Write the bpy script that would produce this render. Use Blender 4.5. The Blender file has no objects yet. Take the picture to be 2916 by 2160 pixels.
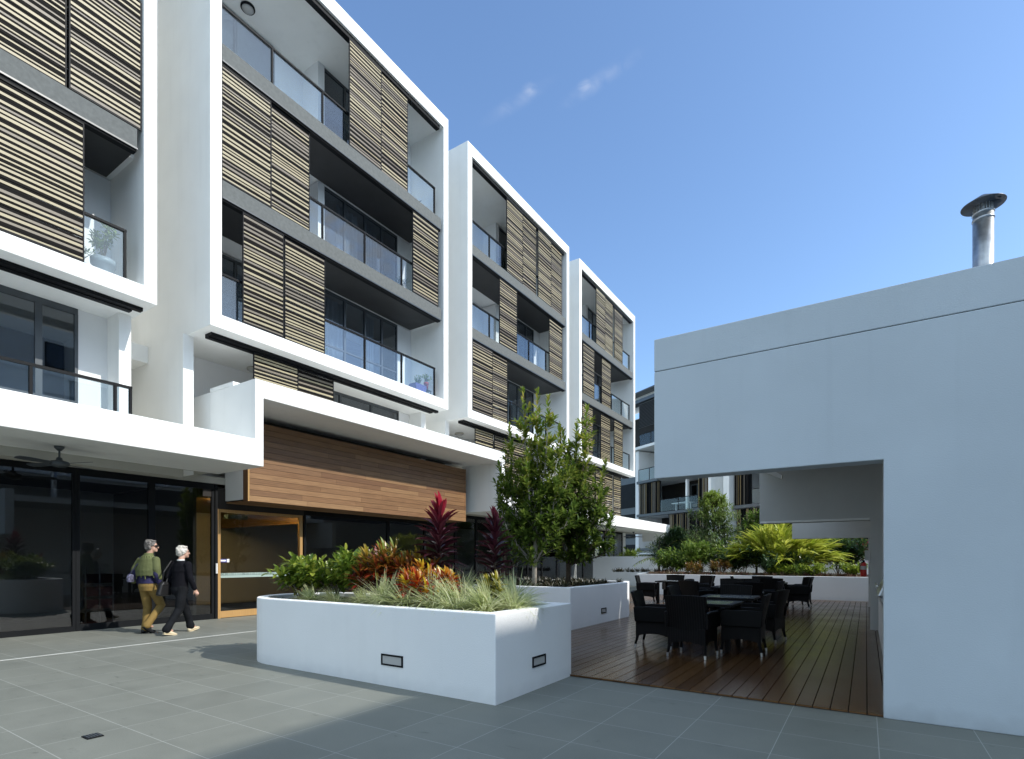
import bpy, bmesh, math, random
from mathutils import Vector, Matrix
R = math.radians
PI = math.pi
rng = random.Random(7)
scene = bpy.context.scene
col = scene.collection

# ---------------------------------------------------------------- helpers
WL = {}                                    # world location of every unrotated root / part origin

def tag(o, label=None, cat=None, group=None, kind=None):
    if label: o['label'] = label
    if cat: o['category'] = cat
    if group: o['group'] = group
    if kind: o['kind'] = kind
    return o

def thing(name, label, cat, loc=(0, 0, 0), rz=0.0, group=None):
    o = bpy.data.objects.new(name, None)
    o.empty_display_size = 0.2
    col.objects.link(o)
    o.location = loc
    o.rotation_euler = (0, 0, rz)
    WL[o] = Vector(loc)
    return tag(o, label, cat, group)

def dup(root, loc=None, rz=None, label=None, name=None):
    def cp(o, parent):
        c = o.copy()
        col.objects.link(c)
        if parent is not None:
            c.parent = parent
        for ch in [k for k in o.children]:
            cp(ch, c)
        return c
    c = cp(root, None)
    if loc is not None: c.location = loc
    if rz is not None: c.rotation_euler = (0, 0, rz)
    if label: c['label'] = label
    return c

class MB:
    def __init__(s):
        s.v = []; s.f = []; s.m = []
    def face(s, pts, m=0):
        b = len(s.v); s.v.extend([tuple(p) for p in pts]); s.f.append(tuple(range(b, b + len(pts)))); s.m.append(m)
    def box(s, x0, x1, y0, y1, z0, z1, m=0):
        if x0 > x1: x0, x1 = x1, x0
        if y0 > y1: y0, y1 = y1, y0
        if z0 > z1: z0, z1 = z1, z0
        b = len(s.v)
        s.v += [(x0,y0,z0),(x1,y0,z0),(x1,y1,z0),(x0,y1,z0),(x0,y0,z1),(x1,y0,z1),(x1,y1,z1),(x0,y1,z1)]
        for q in ((0,3,2,1),(4,5,6,7),(0,1,5,4),(1,2,6,5),(2,3,7,6),(3,0,4,7)):
            s.f.append(tuple(b + i for i in q)); s.m.append(m)
        return s
    def prism(s, poly, z0, z1, m=0, mtop=None):
        n = len(poly); b = len(s.v)
        s.v += [(p[0], p[1], z0) for p in poly] + [(p[0], p[1], z1) for p in poly]
        s.f.append(tuple(b + i for i in reversed(range(n)))); s.m.append(m)
        s.f.append(tuple(b + n + i for i in range(n))); s.m.append(m if mtop is None else mtop)
        for i in range(n):
            j = (i + 1) % n
            s.f.append((b + i, b + j, b + n + j, b + n + i)); s.m.append(m)
        return s
    def extrude(s, poly, fn, a0, a1, m=0):
        """poly = 2-D outline, fn(u, v, a) -> 3-D point"""
        n = len(poly); b = len(s.v)
        s.v += [fn(u, v, a0) for u, v in poly] + [fn(u, v, a1) for u, v in poly]
        s.f.append(tuple(b + i for i in reversed(range(n)))); s.m.append(m)
        s.f.append(tuple(b + n + i for i in range(n))); s.m.append(m)
        for i in range(n):
            j = (i + 1) % n
            s.f.append((b + i, b + j, b + n + j, b + n + i)); s.m.append(m)
        return s
    def ring(s, x0, x1, o, i, m=0):
        """rectangular tube along x; o / i = (y0, y1, z0, z1)"""
        def rect(x, r): return [(x, r[0], r[2]), (x, r[1], r[2]), (x, r[1], r[3]), (x, r[0], r[3])]
        b = len(s.v)
        s.v += rect(x1, o) + rect(x1, i) + rect(x0, o) + rect(x0, i)
        for k in range(4):
            j = (k + 1) % 4
            for q in ((k, j, 4 + j, 4 + k), (8 + j, 8 + k, 12 + k, 12 + j), (j, k, 8 + k, 8 + j), (4 + k, 4 + j, 12 + j, 12 + k)):
                s.f.append(tuple(b + t for t in q)); s.m.append(m)
        return s
    def tube(s, pts, rad, n=8, m=0, cap=True):
        """tapered tube through points, rad = list or number"""
        pts = [Vector(p) for p in pts]
        if not isinstance(rad, (list, tuple)): rad = [rad] * len(pts)
        rings = []
        ref = Vector((0, 0, 1))
        for k, p in enumerate(pts):
            d = (pts[min(k + 1, len(pts) - 1)] - pts[max(k - 1, 0)])
            if d.length < 1e-6: d = Vector((0, 0, 1))
            d.normalize()
            a = d.cross(ref)
            if a.length < 1e-3: a = d.cross(Vector((0, 1, 0)))
            a.normalize(); bb = d.cross(a)
            b = len(s.v)
            for i in range(n):
                t = 2 * PI * i / n
                s.v.append(tuple(p + a * (math.cos(t) * rad[k]) + bb * (math.sin(t) * rad[k])))
            rings.append(b)
        for k in range(len(rings) - 1):
            for i in range(n):
                j = (i + 1) % n
                s.f.append((rings[k] + i, rings[k] + j, rings[k + 1] + j, rings[k + 1] + i)); s.m.append(m)
        if cap:
            s.f.append(tuple(reversed(range(rings[0], rings[0] + n)))); s.m.append(m)
            s.f.append(tuple(range(rings[-1], rings[-1] + n))); s.m.append(m)
        return s
    def lathe(s, prof, c=(0, 0, 0), n=24, m=0):
        """prof = [(r, z)]"""
        rings = []
        for r, z in prof:
            b = len(s.v)
            for i in range(n):
                t = 2 * PI * i / n
                s.v.append((c[0] + r * math.cos(t), c[1] + r * math.sin(t), c[2] + z))
            rings.append(b)
        for k in range(len(rings) - 1):
            for i in range(n):
                j = (i + 1) % n
                s.f.append((rings[k] + i, rings[k] + j, rings[k + 1] + j, rings[k + 1] + i)); s.m.append(m)
        s.f.append(tuple(reversed(range(rings[0], rings[0] + n)))); s.m.append(m)
        s.f.append(tuple(range(rings[-1], rings[-1] + n))); s.m.append(m)
        return s
    def leaf(s, p, d, up, L, W, curl=0.3, m=0, shape=((0, .12), (.35, 1), (.7, .75), (1, 0)), fold=0.15):
        """a curved, lightly folded blade that starts at p and heads along d"""
        d = d.normalized(); sd = d.cross(up)
        if sd.length < 1e-3: sd = d.cross(Vector((1, 0, 0)))
        sd.normalize(); nn = sd.cross(d)
        rows = []
        q = Vector(p); prev = 0.0
        for t, w in shape:
            ang = -curl * (t + prev) * 0.5
            dirv = d * math.cos(ang) + nn * math.sin(ang)
            q = q + dirv * (L * (t - prev))
            hw = W * .5 * w
            b = len(s.v)
            if w <= 0.001:
                s.v.append(tuple(q)); rows.append((b,))
            else:
                s.v.append(tuple(q - sd * hw + nn * (hw * fold * 2))); s.v.append(tuple(q)); s.v.append(tuple(q + sd * hw + nn * (hw * fold * 2)))
                rows.append((b, b + 1, b + 2))
            prev = t
        for a, c in zip(rows[:-1], rows[1:]):
            if len(a) == 3 and len(c) == 3:
                s.f += [(a[0], a[1], c[1], c[0]), (a[1], a[2], c[2], c[1])]; s.m += [m, m]
            elif len(a) == 3:
                s.f += [(a[0], a[1], c[0]), (a[1], a[2], c[0])]; s.m += [m, m]
        return s
    def build(s, name, mats, parent=None, bevel=0.0, smooth=False, world=True, loc=None):
        me = bpy.data.meshes.new(name)
        me.from_pydata(s.v, [], s.f)
        if not isinstance(mats, (list, tuple)): mats = [mats]
        for mm in mats: me.materials.append(mm)
        if len(mats) > 1: me.polygons.foreach_set('material_index', s.m)
        if smooth: me.polygons.foreach_set('use_smooth', [True] * len(s.f))
        me.update()
        o = bpy.data.objects.new(name, me)
        col.objects.link(o)
        if parent is not None:
            o.parent = parent
            if world:
                o.location = -WL.get(parent, Vector((0, 0, 0)))
                WL[o] = Vector((0, 0, 0))
        if loc is not None: o.location = loc
        if bevel:
            md = o.modifiers.new('edge', 'BEVEL'); md.width = bevel; md.segments = 2; md.limit_method = 'ANGLE'; md.angle_limit = R(50)
        return o

def parts(name, m, boxes, parent=None, bevel=0.0):
    out = []
    for bx_ in boxes:
        out.append(MB().box(*bx_).build(name, m, parent, bevel=bevel))
    return out

def B(*boxes):
    mb = MB()
    for b in boxes: mb.box(*b)
    return mb

# ---------------------------------------------------------------- materials
def new_mat(name):
    m = bpy.data.materials.new(name); m.use_nodes = True
    nt = m.node_tree
    for n in list(nt.nodes):
        if n.type != 'OUTPUT_MATERIAL' and n.type != 'BSDF_PRINCIPLED': nt.nodes.remove(n)
    return m, nt, nt.nodes['Principled BSDF']

def N(nt, t, **kw):
    n = nt.nodes.new(t)
    for k, v in kw.items():
        if hasattr(n, k): setattr(n, k, v)
        else: n.inputs[k].default_value = v
    return n

def mat(name, c, rough=.6, metal=0.0, var=.08, vs=3.0, bump=0.0, bs=60.0, stretch=(1, 1, 1), spec=.5, grime=0.0):
    m, nt, p = new_mat(name)
    L = nt.links.new
    tc = N(nt, 'ShaderNodeTexCoord'); mp = N(nt, 'ShaderNodeMapping'); mp.inputs['Scale'].default_value = stretch
    L(tc.outputs['Object'], mp.inputs['Vector'])
    no = N(nt, 'ShaderNodeTexNoise'); no.inputs['Scale'].default_value = vs; no.inputs['Detail'].default_value = 5
    L(mp.outputs[0], no.inputs['Vector'])
    cr = N(nt, 'ShaderNodeValToRGB')
    cr.color_ramp.elements[0].position = .3; cr.color_ramp.elements[1].position = .72
    cr.color_ramp.elements[0].color = (*[max(0, x * (1 - var)) for x in c], 1); cr.color_ramp.elements[1].color = (*[min(1, x * (1 + var)) for x in c], 1)
    L(no.outputs['Fac'], cr.inputs[0])
    L(cr.outputs[0], p.inputs['Base Color'])
    p.inputs['Roughness'].default_value = rough; p.inputs['Metallic'].default_value = metal
    p.inputs['Specular IOR Level'].default_value = spec
    if grime:
        sz = N(nt, 'ShaderNodeSeparateXYZ'); L(tc.outputs['Object'], sz.inputs[0])
        ng = N(nt, 'ShaderNodeTexNoise'); ng.inputs['Scale'].default_value = 7; ng.inputs['Detail'].default_value = 6; L(tc.outputs['Object'], ng.inputs['Vector'])
        hz = N(nt, 'ShaderNodeMath', operation='MULTIPLY_ADD'); hz.inputs[1].default_value = -.16; L(ng.outputs['Fac'], hz.inputs[0]); L(sz.outputs['Z'], hz.inputs[2])
        gr = N(nt, 'ShaderNodeMapRange'); gr.inputs['From Min'].default_value = -.09; gr.inputs['From Max'].default_value = .07; gr.inputs['To Min'].default_value = 1 - grime; gr.inputs['To Max'].default_value = 1; L(hz.outputs[0], gr.inputs['Value'])
        # faint run-off streaks
        ms_ = N(nt, 'ShaderNodeMapping'); ms_.inputs['Scale'].default_value = (5, 5, .35); L(tc.outputs['Object'], ms_.inputs[0])
        nst = N(nt, 'ShaderNodeTexNoise'); nst.inputs['Scale'].default_value = 1; nst.inputs['Detail'].default_value = 5; L(ms_.outputs[0], nst.inputs['Vector'])
        sr = N(nt, 'ShaderNodeMapRange'); sr.inputs['From Min'].default_value = .55; sr.inputs['From Max'].default_value = .75; sr.inputs['To Min'].default_value = 1; sr.inputs['To Max'].default_value = 1 - grime * .22; L(nst.outputs['Fac'], sr.inputs['Value'])
        mg = N(nt, 'ShaderNodeMath', operation='MULTIPLY'); L(gr.outputs[0], mg.inputs[0]); L(sr.outputs[0], mg.inputs[1])
        mm = N(nt, 'ShaderNodeMix', data_type='RGBA', blend_type='MULTIPLY'); mm.inputs['Factor'].default_value = 1; L(cr.outputs[0], mm.inputs['A']); L(mg.outputs[0], mm.inputs['B']); L(mm.outputs['Result'], p.inputs['Base Color'])
    if bump:
        n2 = N(nt, 'ShaderNodeTexNoise'); n2.inputs['Scale'].default_value = bs; n2.inputs['Detail'].default_value = 3
        L(mp.outputs[0], n2.inputs['Vector'])
        b = N(nt, 'ShaderNodeBump'); b.inputs['Strength'].default_value = bump; b.inputs['Distance'].default_value = .01
        L(n2.outputs['Fac'], b.inputs['Height']); L(b.outputs[0], p.inputs['Normal'])
    return m

def leaf_mat(name, cols, rough=.38, trans=.28, zgrad=None, spec=.5):
    """per-leaf random colour between the given stops; zgrad = (z0, z1, cols at the top) mixes towards other colours with height"""
    m, nt, p = new_mat(name)
    L = nt.links.new
    g = N(nt, 'ShaderNodeNewGeometry')
    def ramp(cs):
        cr = N(nt, 'ShaderNodeValToRGB'); e = cr.color_ramp.elements
        while len(e) < len(cs): e.new(.5)
        for i, c in enumerate(cs):
            e[i].position = i / max(1, len(cs) - 1); e[i].color = (*c, 1)
        return cr
    cr = ramp(cols); L(g.outputs['Random Per Island'], cr.inputs[0])
    out = cr.outputs[0]
    if zgrad:
        cr2 = ramp(zgrad[2]); L(g.outputs['Random Per Island'], cr2.inputs[0])
        tc = N(nt, 'ShaderNodeTexCoord'); sx = N(nt, 'ShaderNodeSeparateXYZ'); L(tc.outputs['Object'], sx.inputs[0])
        mr = N(nt, 'ShaderNodeMapRange'); mr.inputs['From Min'].default_value = zgrad[0]; mr.inputs['From Max'].default_value = zgrad[1]
        L(sx.outputs['Z'], mr.inputs['Value'])
        mx = N(nt, 'ShaderNodeMix', data_type='RGBA'); L(mr.outputs[0], mx.inputs['Factor']); L(out, mx.inputs['A']); L(cr2.outputs[0], mx.inputs['B'])
        out = mx.outputs['Result']
    L(out, p.inputs['Base Color'])
    p.inputs['Roughness'].default_value = rough; p.inputs['Specular IOR Level'].default_value = spec
    if trans:
        t = N(nt, 'ShaderNodeBsdfTranslucent'); L(out, t.inputs['Color'])
        ms = N(nt, 'ShaderNodeMixShader'); ms.inputs[0].default_value = trans
        L(p.outputs[0], ms.inputs[1]); L(t.outputs[0], ms.inputs[2])
        o = [n for n in nt.nodes if n.type == 'OUTPUT_MATERIAL'][0]
        L(ms.outputs[0], o.inputs['Surface'])
    return m

def glass_mat(name, tint, ior=1.5, gain=1.0, rough=0.0, wav=0.0):
    m, nt, p = new_mat(name); nt.nodes.remove(p)
    L = nt.links.new
    tr = N(nt, 'ShaderNodeBsdfTransparent'); tr.inputs[0].default_value = (*tint, 1)
    gl = N(nt, 'ShaderNodeBsdfGlossy'); gl.inputs['Roughness'].default_value = rough; gl.inputs['Color'].default_value = (.95, .97, 1, 1)
    lw = N(nt, 'ShaderNodeLayerWeight'); lw.inputs['Blend'].default_value = .5          # Facing = 1 - cos, the same on both sides of a pane
    pw = N(nt, 'ShaderNodeMath', operation='POWER'); pw.inputs[1].default_value = 5; L(lw.outputs['Facing'], pw.inputs[0])
    f0 = ((ior - 1) / (ior + 1)) ** 2 * gain
    mu = N(nt, 'ShaderNodeMath', operation='MULTIPLY_ADD', use_clamp=True); mu.inputs[1].default_value = 1 - f0; mu.inputs[2].default_value = f0
    L(pw.outputs[0], mu.inputs[0])
    ms = N(nt, 'ShaderNodeMixShader'); L(mu.outputs[0], ms.inputs[0]); L(tr.outputs[0], ms.inputs[1]); L(gl.outputs[0], ms.inputs[2])
    if wav:
        no = N(nt, 'ShaderNodeTexNoise'); no.inputs['Scale'].default_value = .8
        tc = N(nt, 'ShaderNodeTexCoord'); L(tc.outputs['Object'], no.inputs['Vector'])
        b = N(nt, 'ShaderNodeBump'); b.inputs['Strength'].default_value = wav; b.inputs['Distance'].default_value = .02
        L(no.outputs['Fac'], b.inputs['Height']); L(b.outputs[0], gl.inputs['Normal'])
    o = [n for n in nt.nodes if n.type == 'OUTPUT_MATERIAL'][0]
    L(ms.outputs[0], o.inputs['Surface'])
    return m

def plank_mat(name, cols, rough, grain_axis, grain=.25, bump=.15, spec=.5, rvar=.12):
    """random tone per board (mesh island) with stretched grain"""
    m, nt, p = new_mat(name)
    L = nt.links.new
    g = N(nt, 'ShaderNodeNewGeometry')
    cr = N(nt, 'ShaderNodeValToRGB'); e = cr.color_ramp.elements
    while len(e) < len(cols): e.new(.5)
    for i, c in enumerate(cols): e[i].position = i / (len(cols) - 1); e[i].color = (*c, 1)
    L(g.outputs['Random Per Island'], cr.inputs[0])
    tc = N(nt, 'ShaderNodeTexCoord'); mp = N(nt, 'ShaderNodeMapping')
    sc = [55, 55, 55]; sc[grain_axis] = 2.2
    mp.inputs['Scale'].default_value = sc
    L(tc.outputs['Object'], mp.inputs['Vector'])
    no = N(nt, 'ShaderNodeTexNoise'); no.inputs['Scale'].default_value = 1.0; no.inputs['Detail'].default_value = 6; no.inputs['Distortion'].default_value = .6
    L(mp.outputs[0], no.inputs['Vector'])
    r2 = N(nt, 'ShaderNodeValToRGB'); r2.color_ramp.elements[0].position = .3; r2.color_ramp.elements[1].position = .7
    r2.color_ramp.elements[0].color = (1 - grain, 1 - grain * 1.1, 1 - grain * 1.2, 1); r2.color_ramp.elements[1].color = (1, 1, 1, 1)
    L(no.outputs['Fac'], r2.inputs[0])
    mx = N(nt, 'ShaderNodeMix', data_type='RGBA', blend_type='MULTIPLY'); mx.inputs['Factor'].default_value = 1
    L(cr.outputs[0], mx.inputs['A']); L(r2.outputs[0], mx.inputs['B']); L(mx.outputs['Result'], p.inputs['Base Color'])
    mr = N(nt, 'ShaderNodeMapRange'); mr.inputs['To Min'].default_value = rough - rvar; mr.inputs['To Max'].default_value = rough + rvar
    n3 = N(nt, 'ShaderNodeTexNoise'); n3.inputs['Scale'].default_value = 1.3; L(tc.outputs['Object'], n3.inputs['Vector'])
    L(n3.outputs['Fac'], mr.inputs['Value']); L(mr.outputs[0], p.inputs['Roughness'])
    b = N(nt, 'ShaderNodeBump'); b.inputs['Strength'].default_value = bump; b.inputs['Distance'].default_value = .004
    L(no.outputs['Fac'], b.inputs['Height']); L(b.outputs[0], p.inputs['Normal'])
    p.inputs['Specular IOR Level'].default_value = spec
    return m

M = {}
M['white'] = mat('white_render', (.86, .87, .85), .75, var=.03, vs=1.2, grime=.2, bump=.12, bs=140)
M['white2'] = mat('white_texture_render', (.85, .855, .855), .8, var=.025, vs=1.1, bump=.3, bs=85, grime=.1)
M['pav'] = mat('pavilion_shaded_render', (.53, .585, .63), .85, var=.05, vs=.9, bump=.22, bs=90, grime=.2)  # white render with the wall's bluish shade put into the colour
M['portal'] = mat('portal_shaded_white', (.52, .53, .52), .7, var=.03)  # white beams, their shade under the roof put into the colour
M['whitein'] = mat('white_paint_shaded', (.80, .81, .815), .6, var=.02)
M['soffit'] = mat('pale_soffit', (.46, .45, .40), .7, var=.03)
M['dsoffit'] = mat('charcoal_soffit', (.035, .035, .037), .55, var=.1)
M['conc'] = mat('grey_concrete', (.125, .134, .13), .85, var=.12, vs=14, bump=.15, bs=90)
M['farglass'] = glass_mat('far_balustrade_glass', (.85, .9, .9), 1.5, .6)
M['dark'] = mat('black_aluminium', (.007, .008, .0095), .55, var=.15, spec=.15)
M['alu'] = mat('charcoal_aluminium', (.055, .065, .075), .38, var=.1, spec=.6)
M['cream'] = mat('cream_slat', (.35, .30, .185), .5, var=.08)
M['grey_slat'] = mat('taupe_slat', (.165, .138, .10), .5, var=.08)
M['brown_slat'] = mat('dark_brown_slat', (.008, .007, .0065), .7, var=.1, spec=.1)
M['gold_slat'] = mat('bronze_slat', (.22, .155, .06), .5, var=.1)
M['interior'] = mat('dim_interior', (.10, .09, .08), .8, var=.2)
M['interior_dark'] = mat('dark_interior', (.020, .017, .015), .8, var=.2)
M['glass'] = glass_mat('shopfront_glass', (.52, .535, .54), 1.5, 1.35, wav=.02)
M['winglass'] = glass_mat('balcony_door_glass', (.62, .65, .68), 1.6, 1.3, wav=.03)
M['balglass'] = glass_mat('balustrade_glass', (.88, .93, .95), 1.55, 1.7)
M['gold_ceiling'] = plank_mat('warm_timber_ceiling', [(.42, .24, .08), (.5, .3, .1)], .5, 1)
M['clad'] = plank_mat('hardwood_cladding', [(.155, .076, .034), (.31, .175, .08), (.22, .114, .048), (.36, .215, .10), (.18, .088, .038), (.27, .145, .063)], .5, 1, grain=.38, bump=.25)
M['oak'] = plank_mat('pale_oak_frame', [(.42, .25, .09), (.47, .28, .105)], .45, 2, grain=.2)
M['deck'] = plank_mat('oiled_deck_boards', [(.112, .056, .022), (.148, .076, .030), (.096, .048, .020), (.128, .065, .026)], .23, 1, grain=.3, bump=.05, spec=.42, rvar=.07)
M['soil'] = mat('dark_mulch', (.03, .022, .016), .95, var=.5, vs=25, bump=.8, bs=40)
M['steel'] = mat('galvanised_steel', (.48, .50, .51), .32, metal=.9, var=.18, vs=14)
M['chrome'] = mat('brushed_steel', (.6, .6, .6), .3, metal=1)
M['frost'] = mat('frosted_lens', (.45, .45, .44), .35, var=.05)
M['wicker'] = None
M['darkwood'] = plank_mat('shaded_hardwood', [(.15, .07, .028), (.19, .09, .036), (.13, .06, .025)], .55, 1)
# ---------------------------------------------------------------- ground
def paving_mat():
    m, nt, p = new_mat('bluestone_pavers'); L = nt.links.new
    tc = N(nt, 'ShaderNodeTexCoord'); sx = N(nt, 'ShaderNodeSeparateXYZ'); L(tc.outputs['Object'], sx.inputs[0])
    def cell(out, size, off):
        a = N(nt, 'ShaderNodeMath', operation='SUBTRACT'); a.inputs[1].default_value = off; L(out, a.inputs[0])
        d = N(nt, 'ShaderNodeMath', operation='DIVIDE'); d.inputs[1].default_value = size; L(a.outputs[0], d.inputs[0])
        fl = N(nt, 'ShaderNodeMath', operation='FLOOR'); L(d.outputs[0], fl.inputs[0])
        fr = N(nt, 'ShaderNodeMath', operation='FRACT'); L(d.outputs[0], fr.inputs[0])
        c = N(nt, 'ShaderNodeMath', operation='SUBTRACT'); c.inputs[1].default_value = .5; L(fr.outputs[0], c.inputs[0])
        ab = N(nt, 'ShaderNodeMath', operation='ABSOLUTE'); L(c.outputs[0], ab.inputs[0])
        g = N(nt, 'ShaderNodeMath', operation='GREATER_THAN'); g.inputs[1].default_value = .5 - .0031 / size; L(ab.outputs[0], g.inputs[0])
        return fl.outputs[0], g.outputs[0]
    fx, gx = cell(sx.outputs['X'], .66, -.58); fy, gy = cell(sx.outputs['Y'], .57, 1.44)
    mxm = N(nt, 'ShaderNodeMath', operation='MAXIMUM'); L(gx, mxm.inputs[0]); L(gy, mxm.inputs[1])
    cb = N(nt, 'ShaderNodeCombineXYZ'); L(fx, cb.inputs[0]); L(fy, cb.inputs[1])
    wn = N(nt, 'ShaderNodeTexWhiteNoise', noise_dimensions='2D'); L(cb.outputs[0], wn.inputs['Vector'])
    no = N(nt, 'ShaderNodeTexNoise'); no.inputs['Scale'].default_value = 2.2; no.inputs['Detail'].default_value = 7; no.inputs['Roughness'].default_value = .62
    L(tc.outputs['Object'], no.inputs['Vector'])
    n2 = N(nt, 'ShaderNodeTexNoise'); n2.inputs['Scale'].default_value = 120; n2.inputs['Detail'].default_value = 2; L(tc.outputs['Object'], n2.inputs['Vector'])
    s1 = N(nt, 'ShaderNodeMath', operation='MULTIPLY_ADD'); L(no.outputs['Fac'], s1.inputs[0]); s1.inputs[1].default_value = .36; s1.inputs[2].default_value = .0
    s2 = N(nt, 'ShaderNodeMath', operation='MULTIPLY_ADD'); L(wn.outputs['Value'], s2.inputs[0]); s2.inputs[1].default_value = .09; L(s1.outputs[0], s2.inputs[2])
    s3 = N(nt, 'ShaderNodeMath', operation='MULTIPLY_ADD'); L(n2.outputs['Fac'], s3.inputs[0]); s3.inputs[1].default_value = .35; L(s2.outputs[0], s3.inputs[2])
    cr = N(nt, 'ShaderNodeValToRGB'); cr.color_ramp.elements[0].position = .22; cr.color_ramp.elements[1].position = .8
    cr.color_ramp.elements[0].color = (.15, .158, .138, 1); cr.color_ramp.elements[1].color = (.285, .292, .255, 1); L(s3.outputs[0], cr.inputs[0])
    # dark spills and scuffs
    n4 = N(nt, 'ShaderNodeTexNoise'); n4.inputs['Scale'].default_value = 5.5; n4.inputs['Detail'].default_value = 8; n4.inputs['Distortion'].default_value = 1.2
    mp = N(nt, 'ShaderNodeMapping'); mp.inputs['Scale'].default_value = (.6, 1.6, 1); L(tc.outputs['Object'], mp.inputs[0]); L(mp.outputs[0], n4.inputs['Vector'])
    r4 = N(nt, 'ShaderNodeValToRGB'); r4.color_ramp.elements[0].position = .66; r4.color_ramp.elements[1].position = .76
    r4.color_ramp.elements[0].color = (1, 1, 1, 1); r4.color_ramp.elements[1].color = (.66, .66, .66, 1); L(n4.outputs['Fac'], r4.inputs[0])
    mx0 = N(nt, 'ShaderNodeMix', data_type='RGBA', blend_type='MULTIPLY'); mx0.inputs['Factor'].default_value = 1; L(cr.outputs[0], mx0.inputs['A']); L(r4.outputs[0], mx0.inputs['B'])
    mx = N(nt, 'ShaderNodeMix', data_type='RGBA'); L(mxm.outputs[0], mx.inputs['Factor']); L(mx0.outputs['Result'], mx.inputs['A']); mx.inputs['B'].default_value = (.34, .35, .32, 1)
    L(mx.outputs['Result'], p.inputs['Base Color']); p.inputs['Specular IOR Level'].default_value = .25
    mr = N(nt, 'ShaderNodeMapRange'); mr.inputs['To Min'].default_value = .42; mr.inputs['To Max'].default_value = .62; L(no.outputs['Fac'], mr.inputs['Value']); L(mr.outputs[0], p.inputs['Roughness'])
    b = N(nt, 'ShaderNodeBump'); b.inputs['Strength'].default_value = .12; b.inputs['Distance'].default_value = .004; L(n2.outputs['Fac'], b.inputs['Height']); L(b.outputs[0], p.inputs['Normal'])
    return m
M['paving'] = paving_mat()
g = MB(); g.face([(-220, -160, 0), (220, -160, 0), (220, 260, 0), (-220, 260, 0)])
tag(g.build('paving', M['paving']), kind='structure')
st = B((-10.085, -10.035, -8, 26, .001, .005))
tag(st.build('paving_strip', mat('pale_stone_strip', (.52, .53, .50), .6, var=.1, vs=8)), kind='structure')
# deck boards
dk = MB(); dk.face([(-8.6, 5.82, .004), (.62, 5.82, .004), (.62, 21.5, .004), (-8.6, 21.5, .004)], 1)
x = -8.6
while x < .6:
    y = 5.82
    while y < 21.48:
        y2 = min(21.48, y + rng.uniform(9, 16))
        if 21.48 - y2 < .6: y2 = 21.48
        dk.box(x + .003, x + .137, y + .0015, y2 - .0015, .006, .024)
        y = y2
    x += .1435
tag(dk.build('deck', [M['deck'], M['soil']]), kind='structure')
dg = thing('drain_grate', 'small dark square drain set flush in the sunlit pavers', 'drain', (-5.12, 1.76, 0))
B((-5.185, -5.065, 1.705, 1.815, .002, .008)).build('frame', M['dark'], dg)
gb = MB()
for k in range(5): gb.box(-5.175, -5.075, 1.716 + k * .019, 1.727 + k * .019, .009, .013)
gb.build('bars', M['alu'], dg)

# ---------------------------------------------------------------- the long apartment building
APT = thing('apartment_building', 'white apartment building with projecting box frames, striped louvre screens and glass balconies along the left', 'building', (-13, 14, 0))
XF = -11.6
mods = [(-2.74, 5.04, 'a'), (6.06, 13.85, 'b'), (14.9, 22.58, 'c'), (23.67, 31.2, 'd')]
FL = [6.68, 9.62, 12.57]; SOF = [9.24, 12.2, 15.62]

def slat_screen(x, y0, y1, z0, z1, seed, vertical=None, split=None):
    """sliding screen: dark frame with horizontal slats of random width and tone"""
    r = random.Random(seed)
    f = B((x - .03, x, y0, y0 + .022, z0, z1), (x - .03, x, y1 - .022, y1, z0, z1), (x - .03, x, y0 + .022, y1 - .022, z0, z0 + .035), (x - .03, x, y0 + .022, y1 - .022, z1 - .035, z1))
    s = MB(); z = z0 + .04
    seq = ['c', 'c', 'c', 'g']
    while z < z1 - .07:
        # one pale slat, then one or two near-black ones, with open slots between
        h = r.choice([.026, .034, .042, .048]); mi = 0 if r.random() < .62 else 1
        s.box(x - .024, x - .004, y0 + .023, y1 - .023, z, min(z + h, z1 - .04), mi)
        z += h + r.choice([.004, .006, .010])
        for q in range(r.choice([1, 1, 2])):
            h = r.choice([.024, .032, .042])
            if z + h > z1 - .045: break
            s.box(x - .028, x - .009, y0 + .023, y1 - .023, z, z + h, 2)
            z += h + r.choice([.003, .005, .012])
    o = s.build('louvre_screen', [M['cream'], M['grey_slat'], M['brown_slat']], APT)
    f.build('screen_frame', M['dark'], o)
    return o

def glass_rail(x, y0, y1, z, posts, top=1.0, ends=(), ret=None):
    """frameless-looking balustrade: clear panes between dark posts under a dark rail"""
    h = B((x - .032, x + .032, y0, y1, z + top - .045, z + top)).build('balustrade', M['dark'], APT)
    ys = [y0] + sorted(p for p in posts if y0 + .1 < p < y1 - .1) + [y1]
    for a, b in zip(ys[:-1], ys[1:]):
        B((x - .006, x + .006, a + .03, b - .03, z + .05, z + top - .05)).build('glass_pane', M['balglass'], h)
    for p in ys:
        if p in (y0,) and 'l' not in ends: continue
        pp = max(y0 + .022, min(y1 - .022, p))
        B((x - .028, x + .028, pp - .02, pp + .02, z, z + top - .046)).build('post', M['dark'], h)
    return h

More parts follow.
